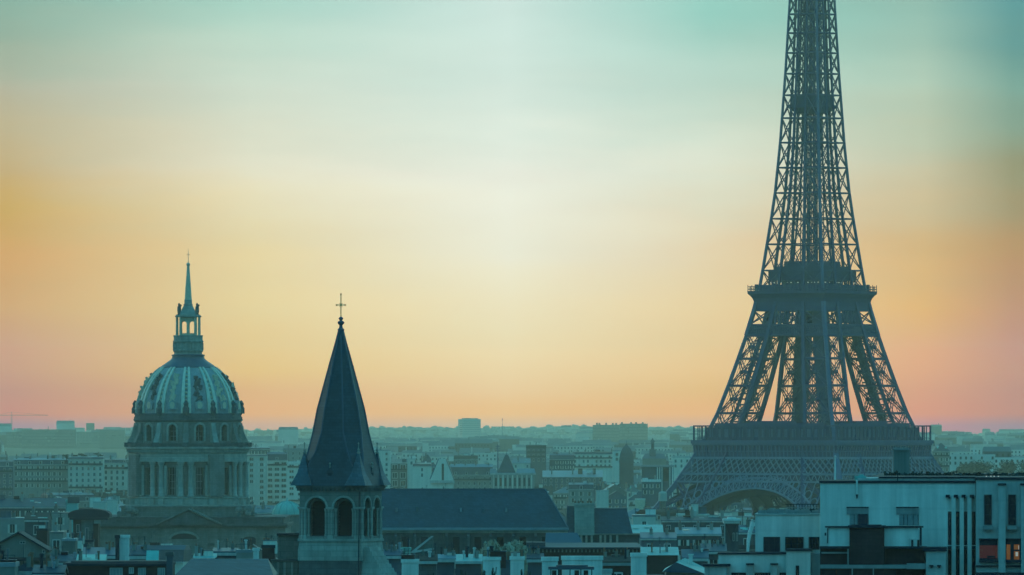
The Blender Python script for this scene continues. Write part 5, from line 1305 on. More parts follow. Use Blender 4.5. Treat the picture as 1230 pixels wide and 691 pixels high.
A(300, 324, 540, 537, 5100, 'mansard', 'plaster2', 'zinc', 1, 3.5, (.3,), 'pale roof peeping over the shuttered block beside the drum', ybot=545)
A(340, 372, 541, 538.5, 5150, 'flat', 'plaster2', 'zinc', 2, 3.5, (.2, .8), 'low pale block behind the white parapet left of the spire', ybot=548)
A(296, 329, 616, 608, 2600, 'gable', 'plaster2', 'zinc', 1, 3, (.2, .6), 'grey zinc roof between the drum and the green copper dome', ybot=622, depth=12)
# ---- right of the bell tower
A(449, 469.5, 541.5, 540.6, 4720, 'flat', 'plaster', 'zinc', 10, 5, (.4,), 'tall pale block with few windows touching the right of the slate spire', ybot=588, wsize=(1.2, 1.6))
A(469.3, 489, 557, 555.5, 4650, 'flat', 'plaster2', 'white2', 5, 3.2, (), 'pale block with wide dark balconies right of the spire', ybot=588, rowh=4.6, wsize=(2.9, 3.2), first=.6)
A(489.5, 499, 552, 551, 4640, 'flat', 'plaster', 'white2', 1, 4, (.5,), 'narrow pale stair tower next to the dark balconies', ybot=575)
A(496, 518, 560, 556, 4600, 'mansard', 'plaster', 'zinc', 2, 6, (.15,), 'blank pale wall with zinc top left of the steep gable', ybot=588)
A(503, 524, 561, 546, 4900, 'hip', 'plaster3', 'slate', 1, 4, (.4,), 'steep dark hipped roof behind the steep pale gable', ybot=568)
def steep_gable():
    s = Site(531, 4500.0); t = s.root('gabled_church', 'steep pale gable front with a tall narrow slit window', 'church')
    b = MB(); b.prism([(s.X(517.5), -2), (s.X(517.5), s.Z(575)), (s.X(527.5), s.Z(551.5)), (s.X(535), s.Z(551.5)), (s.X(544.5), s.Z(575)), (s.X(544.5), -2)], 0, 14); body = b.build('wall', M['plaster'], t)
    w_ = MB(); s.box(w_, 530.6, 533.2, 577, 557, -.15, .2); w_.build('window', M['glass'], body)
    k = MB(); s.box(k, 516, 546, 580.5, 577.2, -1.5, -.1); k.build('porch_roof', M['white2'], t)
    r = MB()
    for sg, (a0, a1) in ((-1, (517, 527.5)), (1, (545, 535))):
        p = [Vector((s.X(a0), y, s.Z(576))) for y in (.3, 14.2)]; q = [Vector((s.X(a1), y, s.Z(551.2))) for y in (.3, 14.2)]
        up = Vector((sg*.5, 0, .15)); pts = [p[0], p[1], q[1], q[0]]; r.mesh(pts + [v + up for v in pts], [(0,1,2,3),(7,6,5,4),(0,4,5,1),(1,5,6,2),(2,6,7,3),(3,7,4,0)])
    r.build('roof', M['zinc_dark'], t)
    PROTECT.append((516, 546, 588, 4500)); SEEDS.append((520, 542, 565, 4500))
steep_gable()
A(541, 592, 570.5, 557.5, 4800, 'mansard', 'plaster2', 'zinc', 4, 3.0, (.1, .35, .6, .9), 'long block with deep slate mansard right of the steep gable', ybot=588)
A(545, 574, 551.5, 547, 5300, 'mansard', 'plaster2', 'tile', 2, 3.0, (.2, .8), 'brownish roofed block over the long slate mansard', ybot=557)
def pavilion():
    s = Site(616, 4300.0); t = s.root('corner_pavilion', 'pavilion with dark steep pyramid roof above pale pilasters', 'building')
    b = MB(); s.box(b, 590, 642, None, 570.5, 0, 16); body = b.build('wall', M['plaster2'], t)
    c = MB(); s.box(c, 588.5, 643.5, 570.4, 568.2, -.7, 16.4); c.build('cornice', M['white2'], body)
    for i in range(9):
        q = MB(); x = 592 + 5.7*i; s.box(q, x, x + 1.7, None, 570.6, -.5, 0); q.build('pilaster', M['plaster'], body)
        if i < 8:
            q = MB(); s.box(q, x + 2.6, x + 4.8, 584, 574, -.1, .1); q.build('window', M['glass'], body)
    r = MB(); r.frustum((s.X(597.5), s.X(619.5), 1, 11), s.Z(568.1), (s.X(606.8), s.X(610.2), 5.5, 6.5), s.Z(546.5)); r.build('pyramid_roof', M['slate'], t)
    f = MB(); f.bar((s.X(608.5), 6, s.Z(547)), (s.X(608.5), 6, s.Z(541)), .4, 0, .1); f.build('finial', M['zinc_dark'], t)
    for x0, x1 in ((588, 597), (620, 643)):
        q = MB(); q.frustum((s.X(x0), s.X(x1), 0, 16), s.Z(568.1), (s.X(x0)+.5, s.X(x1)-.5, 5, 11), s.Z(563)); q.build('side_roof', M['zinc'], t)
    PROTECT.append((588, 644, 589, 4300)); SEEDS.append((590, 642, 567, 4300)); SEEDS.append((602, 614, 555, 4300))
pavilion()
A(616, 637, 556.5, 551, 5200, 'gable', 'plaster', 'zinc', 1, 3, (.3,), 'pale long low roof right of the pyramid roof', ybot=564, depth=16)
A(632, 656, 538.5, 535, 5600, 'flat', 'plaster3', 'dark', 3, 3, (.2, .5), 'dark flat topped block rising over the roofs right of the pyramid roof', ybot=548)
A(652, 724, 573, 565.5, 4700, 'shed', 'plaster3', 'zinc', 2, 3, (.15, .5, .85), 'long dark fronted block with pale sheet roof behind the long slate roof', ybot=582, depth=15)
A(688, 740, 545.5, 542.5, 5600, 'mansard', 'plaster', 'zinc_dark', 3, 3, (.1, .3, .5, .7, .9), 'wide pale block with a row of chimneys left of the dark domed roof', ybot=556)
A(660, 690, 552, 545, 5250, 'mansard', 'plaster3', 'zinc_dark', 2, 3, (.3, .8), 'dark mansard left of the wide pale block with chimneys', ybot=562)
A(736, 746, 542, 541, 5050, 'flat', 'plaster', 'zinc', 2, 3, (), 'small square pale tower beside the dark domed roof', ybot=557)
def dark_cupola():
    s = Site(752.5, 5000.0); t = s.root('cupola_building', 'building with dark bell shaped cupola roof behind the city centre', 'building')
    h = 8.5 / s.k
    b = MB(); b.box(-h, h, 0, 2*h, -2, s.Z(556)); b.build('wall', M['plaster3'], t)
    r = MB(); lv = [(1.05, 556), (1.0, 550), (.85, 544), (.55, 538.5), (.22, 535.5), (.08, 533)]
    for (a, y0), (c, y1) in zip(lv, lv[1:]): r.frustum((-h*a, h*a, h-h*a, h+h*a), s.Z(y0), (-h*c, h*c, h-h*c, h+h*c), s.Z(y1))
    r.build('cupola', M['slate'], t)
    f = MB(); f.bar((0, h, s.Z(533.5)), (0, h, s.Z(529)), .5, 0, .15); f.build('finial', M['zinc_dark'], t)
    PROTECT.append((744, 761, 560, 5000)); SEEDS.append((746, 759, 545, 5000))
dark_cupola()
def far_spire():
    s = Site(784, 5700.0); t = s.root('church_tower', 'distant church with square tower and stepped spire left of the iron tower', 'church')
    b = MB(); s.box(b, 772, 800, None, 551, 0, 16); body = b.build('nave', M['plaster2'], t)
    r = MB(); r.frustum((s.X(771), s.X(801), -.3, 16.3), s.Z(551), (s.X(775), s.X(797), 7, 9), s.Z(545)); r.build('roof', M['zinc_dark'], t)
    k = MB(); s.box(k, 780.3, 787.7, 552, 540, 3, 8); s.box(k, 782, 786, 540, 531, 4, 7); k.build('tower', M['plaster3'], t)
    q = MB(); q.frustum((s.X(781), s.X(787), 3.6, 7.4), s.Z(531), (s.X(783.9), s.X(784.1), 5.4, 5.6), s.Z(526)); q.build('spire', M['slate'], t)
    w_ = MB(); s.box(w_, 783.2, 784.8, 538, 533, 3.9, 4); w_.build('belfry_opening', M['dark'], t)
    PROTECT.append((772, 800, 553, 5700)); SEEDS.append((773, 799, 549, 5700))
far_spire()
def posts_block():
    s = Site(790, 4300.0); t = s.root('porticoed_block', 'dark fronted block with tall white posts left of the tower leg', 'building')
    b = MB(); s.box(b, 771, 809, None, 561, 0, 14); body = b.build('wall', M['plaster3'], t)
    c = MB(); s.box(c, 769.5, 810, 560.9, 558.8, -1.0, 14.2); c.build('roof', M['zinc'], t)
    for x, wd in ((789, 1.2), (791.8, 1.2), (794.6, 1), (804, 1.2), (807, 1.4)):
        q = MB(); s.box(q, x, x + wd, None, 561.1, -.8, -.3); q.build('post', M['white'], body)
    g = MB(); s.box(g, 796.5, 803, 578, 563, -.1, .1); g.build('window', M['glass'], body)
    PROTECT.append((769, 810, 578, 4300)); SEEDS.append((771, 809, 561, 4300))
posts_block()
A(771, 794, 579, 576.2, 4000, 'flat', 'plaster3', 'white', 2, 3, (.7,), 'grey block with bright white roof edge under the white posts', ybot=590)
A(808, 829, 550, 547.5, 5000, 'flat', 'plaster', 'white2', 2, 3, (.3,), 'pale flat block touching the left of the tower gallery', ybot=556)
A(716, 731, 590.5, 589, 3300, 'flat', 'plaster', 'white2', 0, 3, (.2,), 'blank cream wall above the stone stack', ybot=604, win=False)
A(763, 775, 600.5, 599, 3100, 'flat', 'gilt_dull', 'plaster', 0, 3, (), 'small beige box among the roofs left of the tower leg', ybot=609, win=False, depth=5)
def round_tank():
    s = Site(796, 3000.0); t = s.root('round_tank', 'pale round tank on a roof left of the tower leg', 'tank'); r = 5.0/s.k
    b = MB(); b.lathe([(r, s.Z(602)), (r, s.Z(592.5)), (r*.8, s.Z(591)), (.05, s.Z(590.2))], 20); b.build('shell', M['plaster'], t)
    f = MB(); f.lathe([(r*.8, -2), (r*.8, s.Z(602))], 16); f.build('base', M['plaster2'], t)
    PROTECT.append((790, 802, 603, 3000)); SEEDS.append((791, 801, 593, 3000))
round_tank()
# ---- long slate roof and neighbours
def long_roof():
    s = Site(565, 1300.0); t = s.root('slate_nave', 'long plain dark slate roof with hipped end right of the bell tower', 'church hall')
    b = MB(); s.box(b, 452, 680.5, None, 637, 0, 13); body = b.build('wall', M['stone_dark'], t)
    r = MB(); dp = 13.4
    zr, ze = s.Z(588), s.Z(634)
    r.mesh([(s.X(446), -.6, ze), (s.X(682), -.6, ze), (s.X(682), dp, ze), (s.X(446), dp, ze), (s.X(446), dp/2, zr), (s.X(654.5), dp/2, zr)],
           [(0, 1, 5, 4), (1, 2, 5), (2, 3, 4, 5), (3, 0, 4), (0, 3, 2, 1)]); rf = r.build('roof', M['slate'], t)
    q = MB(); q.bar((s.X(446), dp/2, zr), (s.X(654.5), dp/2, zr), .22); q.bar((s.X(654.5), dp/2, zr), (s.X(682), -.6, ze), .2); q.build('ridge_cap', M['zinc_dark'], rf)
    g = MB(); s.box(g, 446, 683, 636.9, 634.1, -.9, .05); s.box(g, 446, 682, 640, 637.1, -.3, 0, 1); g.build('cornice', [M['zinc'], M['stone_pale']], body)
    for i, x in enumerate((474, 497, 535, 561, 588, 615, 642, 668)):
        p = MB(); s.box(p, x, x + 3, None, 644, -1.2, 0); p.frustum((s.X(x), s.X(x+3), -1.2, 0), s.Z(644), (s.X(x), s.X(x+3), -.3, 0), s.Z(640.5)); p.build('buttress', M['stone_dark'], body)
        if i < 7:
            w_ = MB(); s.box(w_, x + 9, x + 17, 668, 645, -.06, .1); w_.build('window', M['glass'], body)
    for x, y in ((501, 613), (553.5, 614), (580.5, 615), (608, 614), (476, 614)):
        v = MB(); f_ = (634 - y)/46.0; yy = -.6 + f_*(dp/2 + .6); z = ze + f_*(zr-ze); v.box(s.X(x)-.16, s.X(x)+.16, yy-.35, yy+.3, z-.2, z+.5); v.build('roof_vent', M['zinc'], rf)
    PROTECT.append((455, 682, 668, 1300)); SEEDS.append((455, 664, 592, 1300))
long_roof()
def stack_house():
    s = Site(722, 1450.0); t = s.root('dormered_house', 'dark roofed building with big square pale stone stack and pale dormer posts', 'building')
    b = MB(); s.box(b, 681, 768, None, 652, 0, 10); body = b.build('wall', M['stone_dark'], t)
    r = MB(); r.frustum((s.X(714), s.X(760), -.4, 10), s.Z(641), (s.X(714), s.X(753), 3.5, 6.5), s.Z(611.5)); r.frustum((s.X(680), s.X(690), .2, 9), s.Z(641), (s.X(681), s.X(690), 3, 6), s.Z(608)); s.box(r, 681, 768, 652, 641.2, .3, 9.7)
    rf = r.build('roof', M['slate'], t)
    rc = MB(); rc.box(s.X(714), s.X(754), 3.4, 6.6, s.Z(611.4), s.Z(610.2)); rc.build('ridge_cap', M['zinc'], rf)
    c = MB(); s.box(c, 690.2, 713.8, 643, 607.6, -.8, 2.4); stk = c.build('stone_stack', M['stone_pale'], t)
    k = MB(); s.box(k, 688.5, 715.5, 607.5, 604.6, -1.0, 2.6); s.box(k, 689.6, 714.4, 633, 631.8, -.9, -.79); k.build('stack_cap', M['stone_pale'], stk)
    for x in (691, 695, 700, 706, 710):
        q = MB(); q.tube((s.X(x), .6, s.Z(604.5)), (s.X(x), .6, s.Z(601.5)), .22, .18, 7); q.build('chimney_pot', M['terracotta'], stk)
    for x in (697, 703, 709.5, 720, 725.5, 732, 740):
        q = MB(); s.box(q, x, x + 2.6, 651.5, 642.8, -.5, .3); q.build('dormer_post', M['stone_pale'], body)
    w_ = MB()
    l = MB(); s.box(l, 690, 768, 642.6, 640.8, -.7, .28); l.build('eaves', M['stone'], body)
    PROTECT.append((681, 768, 655, 1450)); SEEDS.append((684, 756, 616, 1450))
    s = Site(702, 1100.0); t = s.root('corbelled_facade', 'long dark facade with a row of pale corbels under the stone stack', 'building')
    b = MB(); s.box(b, 632, 773, None, 660, 0, 9); body = b.build('wall', M['brick'], t)
    r = MB(); r.frustum((s.X(630), s.X(772), -.3, 9), s.Z(657.5), (s.X(655), s.X(766), 4, 5), s.Z(652.5)); s.box(r, 632, 655, 657.4, 651.5, .5, 6); r.build('roof', M['slate'], t)
    p = MB(); p.frustum((s.X(655), s.X(700), 5.2, 8.8), s.Z(652.5), (s.X(656), s.X(694), 8, 8.8), s.Z(641)); p.build('rear_roof', M['zinc_dark'], t)
    l = MB(); s.box(l, 631, 774, 660, 657.6, -.6, 0); cor = l.build('cornice', M['dark'], body)
    for i in range(29):
        q = MB(); x = 637 + 4.7*i; s.box(q, x, x + 1.9, 663.4, 660.1, -.5, 0); q.build('corbel', M['stone'], cor)
    for i in range(14):
        q = MB(); x = 638 + 9.6*i; s.box(q, x, x + 3.6, 690, 671, -.05, .1); q.build('window', M['glass'], body)
    PROTECT.append((632, 773, 672, 1100)); SEEDS.append((634, 772, 657, 1100))
stack_house()
A(683, 713, 588, 580, 3700, 'mansard', 'plaster2', 'zinc', 2, 3, (.2, .8), 'grey block over the square stone stack', ybot=600)
A(760, 787.5, 621, 618.5, 1900, 'flat', 'plaster', 'zinc', 1, 6, (.8,), 'pale blank fronted block right of the dark roof with stone stack', ybot=633, wsize=(.8, 1.4))
A(752, 796, 640.5, 631, 1700, 'shed', 'plaster2', 'teal_sheet', 1, 3, (), 'low block with green sheet roof below the pale blank block', ybot=645, depth=12)
A(795, 876, 626, 621.5, 2100, 'gable', 'plaster3', 'slate', 3, 3, (.1, .45, .9), 'long dark roofline below the foot of the tower arch', ybot=636, depth=10)
A(813, 829, 618.5, 617.5, 2140, 'flat', 'plaster', 'white', 0, 3, (), 'low white roof box left of the tower arch foot', ybot=624, win=False, depth=5)
A(829, 836, 614, 613, 2135, 'flat', 'white2', 'white', 0, 3, (), 'taller white roof box left of the tower arch foot', ybot=624, win=False, depth=4)
A(836, 852, 619, 617.8, 2140, 'flat', 'plaster', 'white', 0, 3, (.6,), 'white roof box with chimney left of the tower arch foot', ybot=624, win=False, depth=5)
A(770, 812, 647, 641, 1600, 'gable', 'plaster3', 'zinc_dark', 3, 2.6, (.3, .75), 'dark windowed block with zinc roof above the green flat roof', ybot=657, depth=10)
A(812, 866, 642, 635, 1620, 'gable', 'plaster3', 'zinc', 3, 2.8, (.1, .5, .8), 'wide dark windowed block with zinc roof left of the white flue', ybot=660, depth=10)
A(772, 814, 667, 658, 1050, 'shed', 'brick', 'teal_sheet', 0, 3, (), 'bright green sheet roof over a dark wall at lower centre right', ybot=690, win=False, depth=7, gutter=False)
A(820, 850, 671, 662, 1000, 'gable', 'plaster3', 'zinc_dark', 1, 2, (.5,), 'dim low roof right of the bright green sheet roof', ybot=676, depth=6)
def dark_hip():
    s = Site(821, 800.0); t = s.root('hip_roofed_house', 'dark hipped roof with green side slope at bottom left of the pale modern blocks', 'house')
    b = MB(); s.box(b, 800, 843, None, 687, 0, 6); b.build('wall', M['plaster2'], t)
    r = MB(); P = lambda x, y, d: (s.X(x), d, s.Z(y))
    pts = [P(795, 687, -.6), P(846, 689, -.6), P(850, 684, 6), P(812, 675.5, 1.2), P(824, 671, 4.5), P(800, 684, 6)]
    r.mesh(pts, [(0, 1, 3)], 0); r.mesh(pts, [(3, 1, 2, 4), (0, 3, 4, 5), (5, 4, 2)], 1); r.build('roof', [M['dark'], M['teal_sheet']], t)
    c = MB(); s.box(c, 828, 832.5, 678, 667.5, 2.5, 2.9); s.box(c, 827.2, 834, 667.5, 666, 2.4, 3.0); c.build('chimney', M['white'], t)
    e = MB(); s.box(e, 768, 850, None, 691, -.5, 5); e.build('lower_wall', M['plaster3'], t)
    PROTECT.append((795, 850, 690, 800)); SEEDS.append((805, 845, 680, 800))
dark_hip()
def corniced():
    s = Site(878, 1300.0); t = s.root('corniced_block', 'dark narrow block with white cornice left of the white flue', 'building')
    b = MB(); s.box(b, 871, 887, None, 629, 0, 6); body = b.build('wall', M['plaster3'], t)
    c = MB(); s.box(c, 868.5, 889.5, 626, 623.5, -.8, 6.2); s.box(c, 869.5, 888.5, 628.9, 626.1, -.5, 6.1); s.box(c, 874, 884, 623.4, 621.6, 1, 4); c.build('cornice', M['white'], body)
    v = MB(); v.prism([(s.X(872), s.Z(630)), (s.X(885), s.Z(630)), (s.X(878), s.Z(650))], -.2, 0); v.build('dark_wedge', M['glass'], body)  # plain dark V-shaped wedge on the wall
    p = MB(); s.box(p, 869.6, 871, None, 629, -.3, .3); p.build('corner_pipe', M['white2'], body)
    for x in (880, 884): pane_window(s, body, x, x + 2, 650, 640, -.21, nv=0)
    PROTECT.append((868, 890, 662, 1300)); SEEDS.append((871, 887, 627, 1300))
    s = Site(900, 1250.0); t = s.root('white_flue', 'bent tapering white flue rising beside the pale low block', 'flue')
    f = MB(); pts = [(897.5, 700), (898, 664), (898.6, 652), (900.5, 640), (903, 632), (904.5, 626.5)]
    for (x0, y0), (x1, y1), r0, r1 in zip(pts, pts[1:], (.2, .22, .27, .34, .36), (.22, .27, .34, .36, .3)): f.tube((s.X(x0), 0, s.Z(y0)), (s.X(x1), 0, s.Z(y1)), r0, r1, 10)
    f.build('pipe', M['white'], t)
    k = MB(); k.tube((s.X(904.5), 0, s.Z(626.5)), (s.X(905.5), 0, s.Z(624.5)), .42, .36, 10); k.build('cowl', M['white2'], t)
    PROTECT.append((895, 907, 660, 1250))
corniced()
A(885, 908, 640, 632, 1500, 'gable', 'plaster3', 'zinc_dark', 3, 2.4, (.6,), 'dim block behind the white flue', ybot=660, depth=8)
A(842, 872, 663, 655, 1150, 'gable', 'plaster3', 'zinc_dark', 1, 2, (.2, .7), 'dim roof at the foot of the corniced block', ybot=668, depth=7)
# ---- small pale blocks along the bottom
WG = 'small white roof blocks along the bottom'
A(482.5, 502.5, 676, 675.2, 800, 'flat', 'white', 'white', 0, 3, (), 'white roof block right of the bell tower foot', WG, ybot=700, win=False, depth=2)
A(580, 601, 673.2, 672.4, 790, 'flat', 'white', 'white', 0, 3, (), 'white roof block at the foot of the bare tree', WG, ybot=684, win=False, depth=2)
A(613, 629.5, 672.6, 671.8, 795, 'flat', 'white', 'white', 0, 3, (), 'white roof block just right of the bare tree', WG, ybot=684, win=False, depth=2)
A(651, 670, 674, 673.2, 700, 'flat', 'white', 'white', 0, 3, (), 'narrow white roof block left of the dark canopy', WG, ybot=700, win=False, depth=1.4)
A(675, 723.5, 672.8, 671.8, 702, 'flat', 'white', 'white', 0, 3, (), 'wide white roof block behind the dark canopy', WG, ybot=700, win=False, depth=1.4)
A(758, 776.5, 668.8, 668, 750, 'flat', 'white', 'white', 0, 3, (), 'square white wall between the corbelled facade and green roof', WG, ybot=686, win=False, depth=1.4)
A(724, 734.5, 688.5, 687.5, 690, 'flat', 'white', 'white2', 0, 3, (), 'tiny white box at the bottom edge right of the canopy', WG, ybot=700, win=False, depth=1)
A(524, 546, 672, 668, 900, 'gable', 'plaster3', 'zinc', 0, 3, (.5,), 'small grey zinc roof left of the bare tree', ybot=684, win=False, depth=3)
A(545, 578, 674, 666.5, 920, 'shed', 'plaster3', 'teal_sheet', 0, 3, (.85,), 'greenish low roof left of the bare tree', ybot=684, win=False, depth=5)
A(504, 524, 674, 668, 880, 'gable', 'stone_dark', 'tile', 0, 3, (.2, .8), 'brown roof with two chimneys right of the white block', ybot=690, win=False, depth=4)
A(480.5, 493, 661, 659, 1000, 'flat', 'copper', 'copper', 0, 3, (), 'small bright green box before the long slate roof', ybot=668, win=False, depth=2)
A(462, 482, 668, 662, 960, 'gable', 'plaster3', 'zinc_dark', 0, 3, (.6,), 'dark little roof left of the small bright green box', ybot=676, win=False, depth=4)
A(634, 652, 672, 667, 880, 'gable', 'plaster3', 'slate', 0, 3, (.7,), 'dark little roof right of the bare tree', ybot=680, win=False, depth=4)
A(724, 757, 676, 670, 860, 'gable', 'brick', 'tile', 1, 2, (.1, .5, .9), 'brown house with three chimneys left of the square white wall', ybot=690, depth=5)
A(602, 613, 677, 675, 800, 'flat', 'plaster3', 'zinc_dark', 0, 3, (.5,), 'dark low box between two white roof blocks', ybot=690, win=False, depth=3)
def canopy():
    s = Site(686, 695.0); t = s.root('dark_canopy', 'flat dark canopy on posts before the white roof blocks', 'canopy')
    c = MB(); s.box(c, 658.5, 713.5, 684, 680.4, -1.2, .0); s.box(c, 668, 706, 680.3, 678.6, -1.0, -.2); top = c.build('canopy_top', M['zinc_dark'], t)
    for x in (661, 670, 684, 697, 710): q = MB(); s.box(q, x, x + 1.2, None, 684.1, -.9, -.75); q.build('post', M['dark'], t)
    for x in (663, 690, 701): q = MB(); s.box(q, x, x + 5.5, None, 685, -.3, -.05); q.build('dark_bay', M['glass'], t)
canopy()
def sheet_stair():
    s = Site(507, 985.0); t = s.root('sheet_gable', 'pale sloping sheet roof edge before the long slate roof', 'shed')
    b = MB(); s.box(b, 497, 520, None, 661, 0, 3); b.build('wall', M['stone_dark'], t)
    r = MB(); r.prism([(s.X(493.5), s.Z(663)), (s.X(518), s.Z(644)), (s.X(521), s.Z(644)), (s.X(500), s.Z(661.2)), (s.X(521), s.Z(658.2)), (s.X(521), s.Z(660.8)), (s.X(495), s.Z(664.5))], -.3, .4); r.build('roof_edge', M['white2'], t)
    g = MB(); g.prism([(s.X(500.5), s.Z(661)), (s.X(520), s.Z(645.6)), (s.X(520), s.Z(658.2))], .05, 3); g.build('gable_infill', M['stone'], t)
    PROTECT.append((493, 521, 666, 985))
sheet_stair()
# ---- generic rows filling the streets between
rg = random.Random(21)
LAND = [(0, 60, 'beyond the gable house'), (60, 150, 'left of the dome church'), (150, 300, 'behind the dome church'), (300, 360, 'between dome and bell tower'), (360, 470, 'behind the bell tower'),
        (470, 560, 'over the long slate roof, left'), (560, 660, 'over the long slate roof, right'), (660, 720, 'above the stone stack'), (720, 770, 'above the dormered roof'),
        (770, 835, 'left of the tower leg'), (835, 905, 'under the tower arch, left'), (905, 985, 'under the tower arch, right'), (985, 1120, 'behind the modern block'), (1120, 1175, 'right of the tower'), (1175, 1300, 'at the right edge')]
WN = {'plaster': 'pale', 'plaster2': 'buff', 'plaster3': 'grey', 'stone': 'stone'}
RN = {('mansard', 'zinc'): 'zinc topped mansard', ('mansard', 'zinc_dark'): 'dark mansard', ('mansard', 'tile'): 'brown mansard', ('gable', 'zinc'): 'pitched zinc roof', ('gable', 'slate'): 'pitched slate roof',
      ('gable', 'tile'): 'pitched brown roof', ('flat', 'zinc'): 'flat grey roof', ('flat', 'zinc_dark'): 'flat dark roof', ('hip', 'slate'): 'hipped slate roof', ('hip', 'zinc'): 'hipped zinc roof', ('gable_front', 'zinc'): 'zinc gable end', ('gable_front', 'slate'): 'slate gable end'}
CN = {0: 'no chimney', 1: 'one chimney', 2: 'two chimneys', 3: 'three chimneys'}
cand = []
rows_d = [1980, 2120, 2260, 2400, 2560, 2720, 2880, 3040, 3200, 3560, 3760, 3960, 4160, 4380, 4600, 4850]
for d in rows_d:
    k = F / d; x = -20 + rg.uniform(0, 20)
    while x < (1250 if d < 3300 else 1128):
        wm = rg.choice((8, 10, 11, 13, 14, 16, 18, 21, 26)); wp = wm * k
        g0 = ground(MX(x + wp/2, d), d); zt = g0 + rg.choice((12, 15, 17, 19, 20, 22, 23, 25, 27)) + rg.uniform(-.8, .8)
        roof, rm = rg.choice(list(RN))
        if roof == 'gable_front' and wm > 17: roof, rm = 'mansard', 'zinc'
        rh = {'flat': .5, 'mansard': rg.uniform(3, 4.6), 'gable': rg.uniform(2.4, 4.5), 'hip': rg.uniform(3, 5), 'gable_front': min(5, wm*.3)}[roof]
        yr = HY - (zt + rh - EYE)*k; ye = HY - (zt - EYE)*k
        dd = d + rg.uniform(-40, 40)
        cand.append([dd, x, x + wp, ye, yr, roof, rm, rg.choice(('plaster', 'plaster', 'plaster2', 'plaster2', 'plaster3'))])
        x += wp + (rg.uniform(10, 40) if rg.random() < .22 else rg.uniform(-1, 3))
cand.sort()
chosen = []
for d, x0, x1, ye, yr, roof, rm, wall in cand:
    need = [p[2] for p in PROTECT if p[3] > d and p[0] < x1 - 1 and p[1] > x0 + 1]
    if need:
        dy = max(need) - yr
        if dy > 0: ye += dy; yr += dy
    if (ye - HY) * d / F > EYE - ground(MX((x0+x1)/2, d), d) - 6: continue       # would be lower than a ground floor
    cols_ = [min([s_[2] for s_ in SEEDS if s_[3] < d and s_[0] <= c <= s_[1]] + [691]) for c in (x0 + (x1-x0)*f for f in (.08, .3, .5, .7, .92))]
    inside = [c for c, f in zip(cols_, (.08, .3, .5, .7, .92)) if 0 <= x0 + (x1-x0)*f <= 1230]
    vis = sum(1 for c in inside if c - yr > 3.0)
    if vis == 0: continue
    hi = max(c - ye for c in inside)
    chosen.append((d, x0, x1, ye, yr, roof, rm, wall, hi)); SEEDS.append((x0, x1, yr + (ye-yr)*.7, d))
def lab(c, d, x0, x1, roof, rm, wall, nch, idx): return None
used = {}
items = []
for c in chosen:
    d, x0, x1, ye, yr, roof, rm, wall, hi = c
    k = F/d; rows = max(0, min(4, int((hi/k - .5)/3.1 + .7))); wm = (x1-x0)/k
    nch = min(3, rg.choice((0, 1, 1, 2, 2, 3)) if wm > 13 else rg.choice((0, 1)))
    zone = next((z[2] for z in LAND if z[0] <= max(0, min(1229, (x0+x1)/2)) < z[1]))
    items.append((c, rows, nch, zone, wm))
from collections import defaultdict
zc = defaultdict(list)
for it in items: zc[it[3]].append(it)
ORD = ['lowest', 'second lowest', 'third lowest', 'fourth lowest', 'fifth lowest', 'sixth lowest', 'seventh lowest', 'eighth lowest', 'ninth lowest', 'tenth lowest', 'eleventh lowest', 'twelfth lowest']
for zone, its in zc.items():
    byf = defaultdict(list)
    for it in its:
        (d, x0, x1, ye, yr, roof, rm, wall, hi), rows, nch, z_, wm = it
        size = 'narrow' if wm < 14.5 else 'wide' if wm > 21 else ''
        byf[(size, WN[wall], RN[(roof, rm)], CN[nch])].append(it)
    for (size, wn, rn, cn), its2 in byf.items():
        its2.sort(key=lambda q: -q[0][4])
        for i, it in enumerate(its2):
            (d, x0, x1, ye, yr, roof, rm, wall, hi), rows, nch, z_, wm = it
            pre = (ORD[min(i, 11)] + ' ') if len(its2) > 1 else ''
            text = f"{pre}{size + ' ' if size else ''}{wn} block, {rn}, {cn}, {zone}"
            rot = rg.choice((0, 0, 0, R(12), R(-15), R(22), R(-24)))
            city_block(x0, x1, ye, yr, d, roof, wall, rm, rows, rg.uniform(2.7, 3.4), [(.08, .92, .5)[q] for q in range(nch)], text, 'city blocks filling the streets', depth=rg.uniform(10, 14), rot=rot,
                       dorm=None if rows else None)
print('generic blocks', len(chosen), 'all', len(BLOCKS))
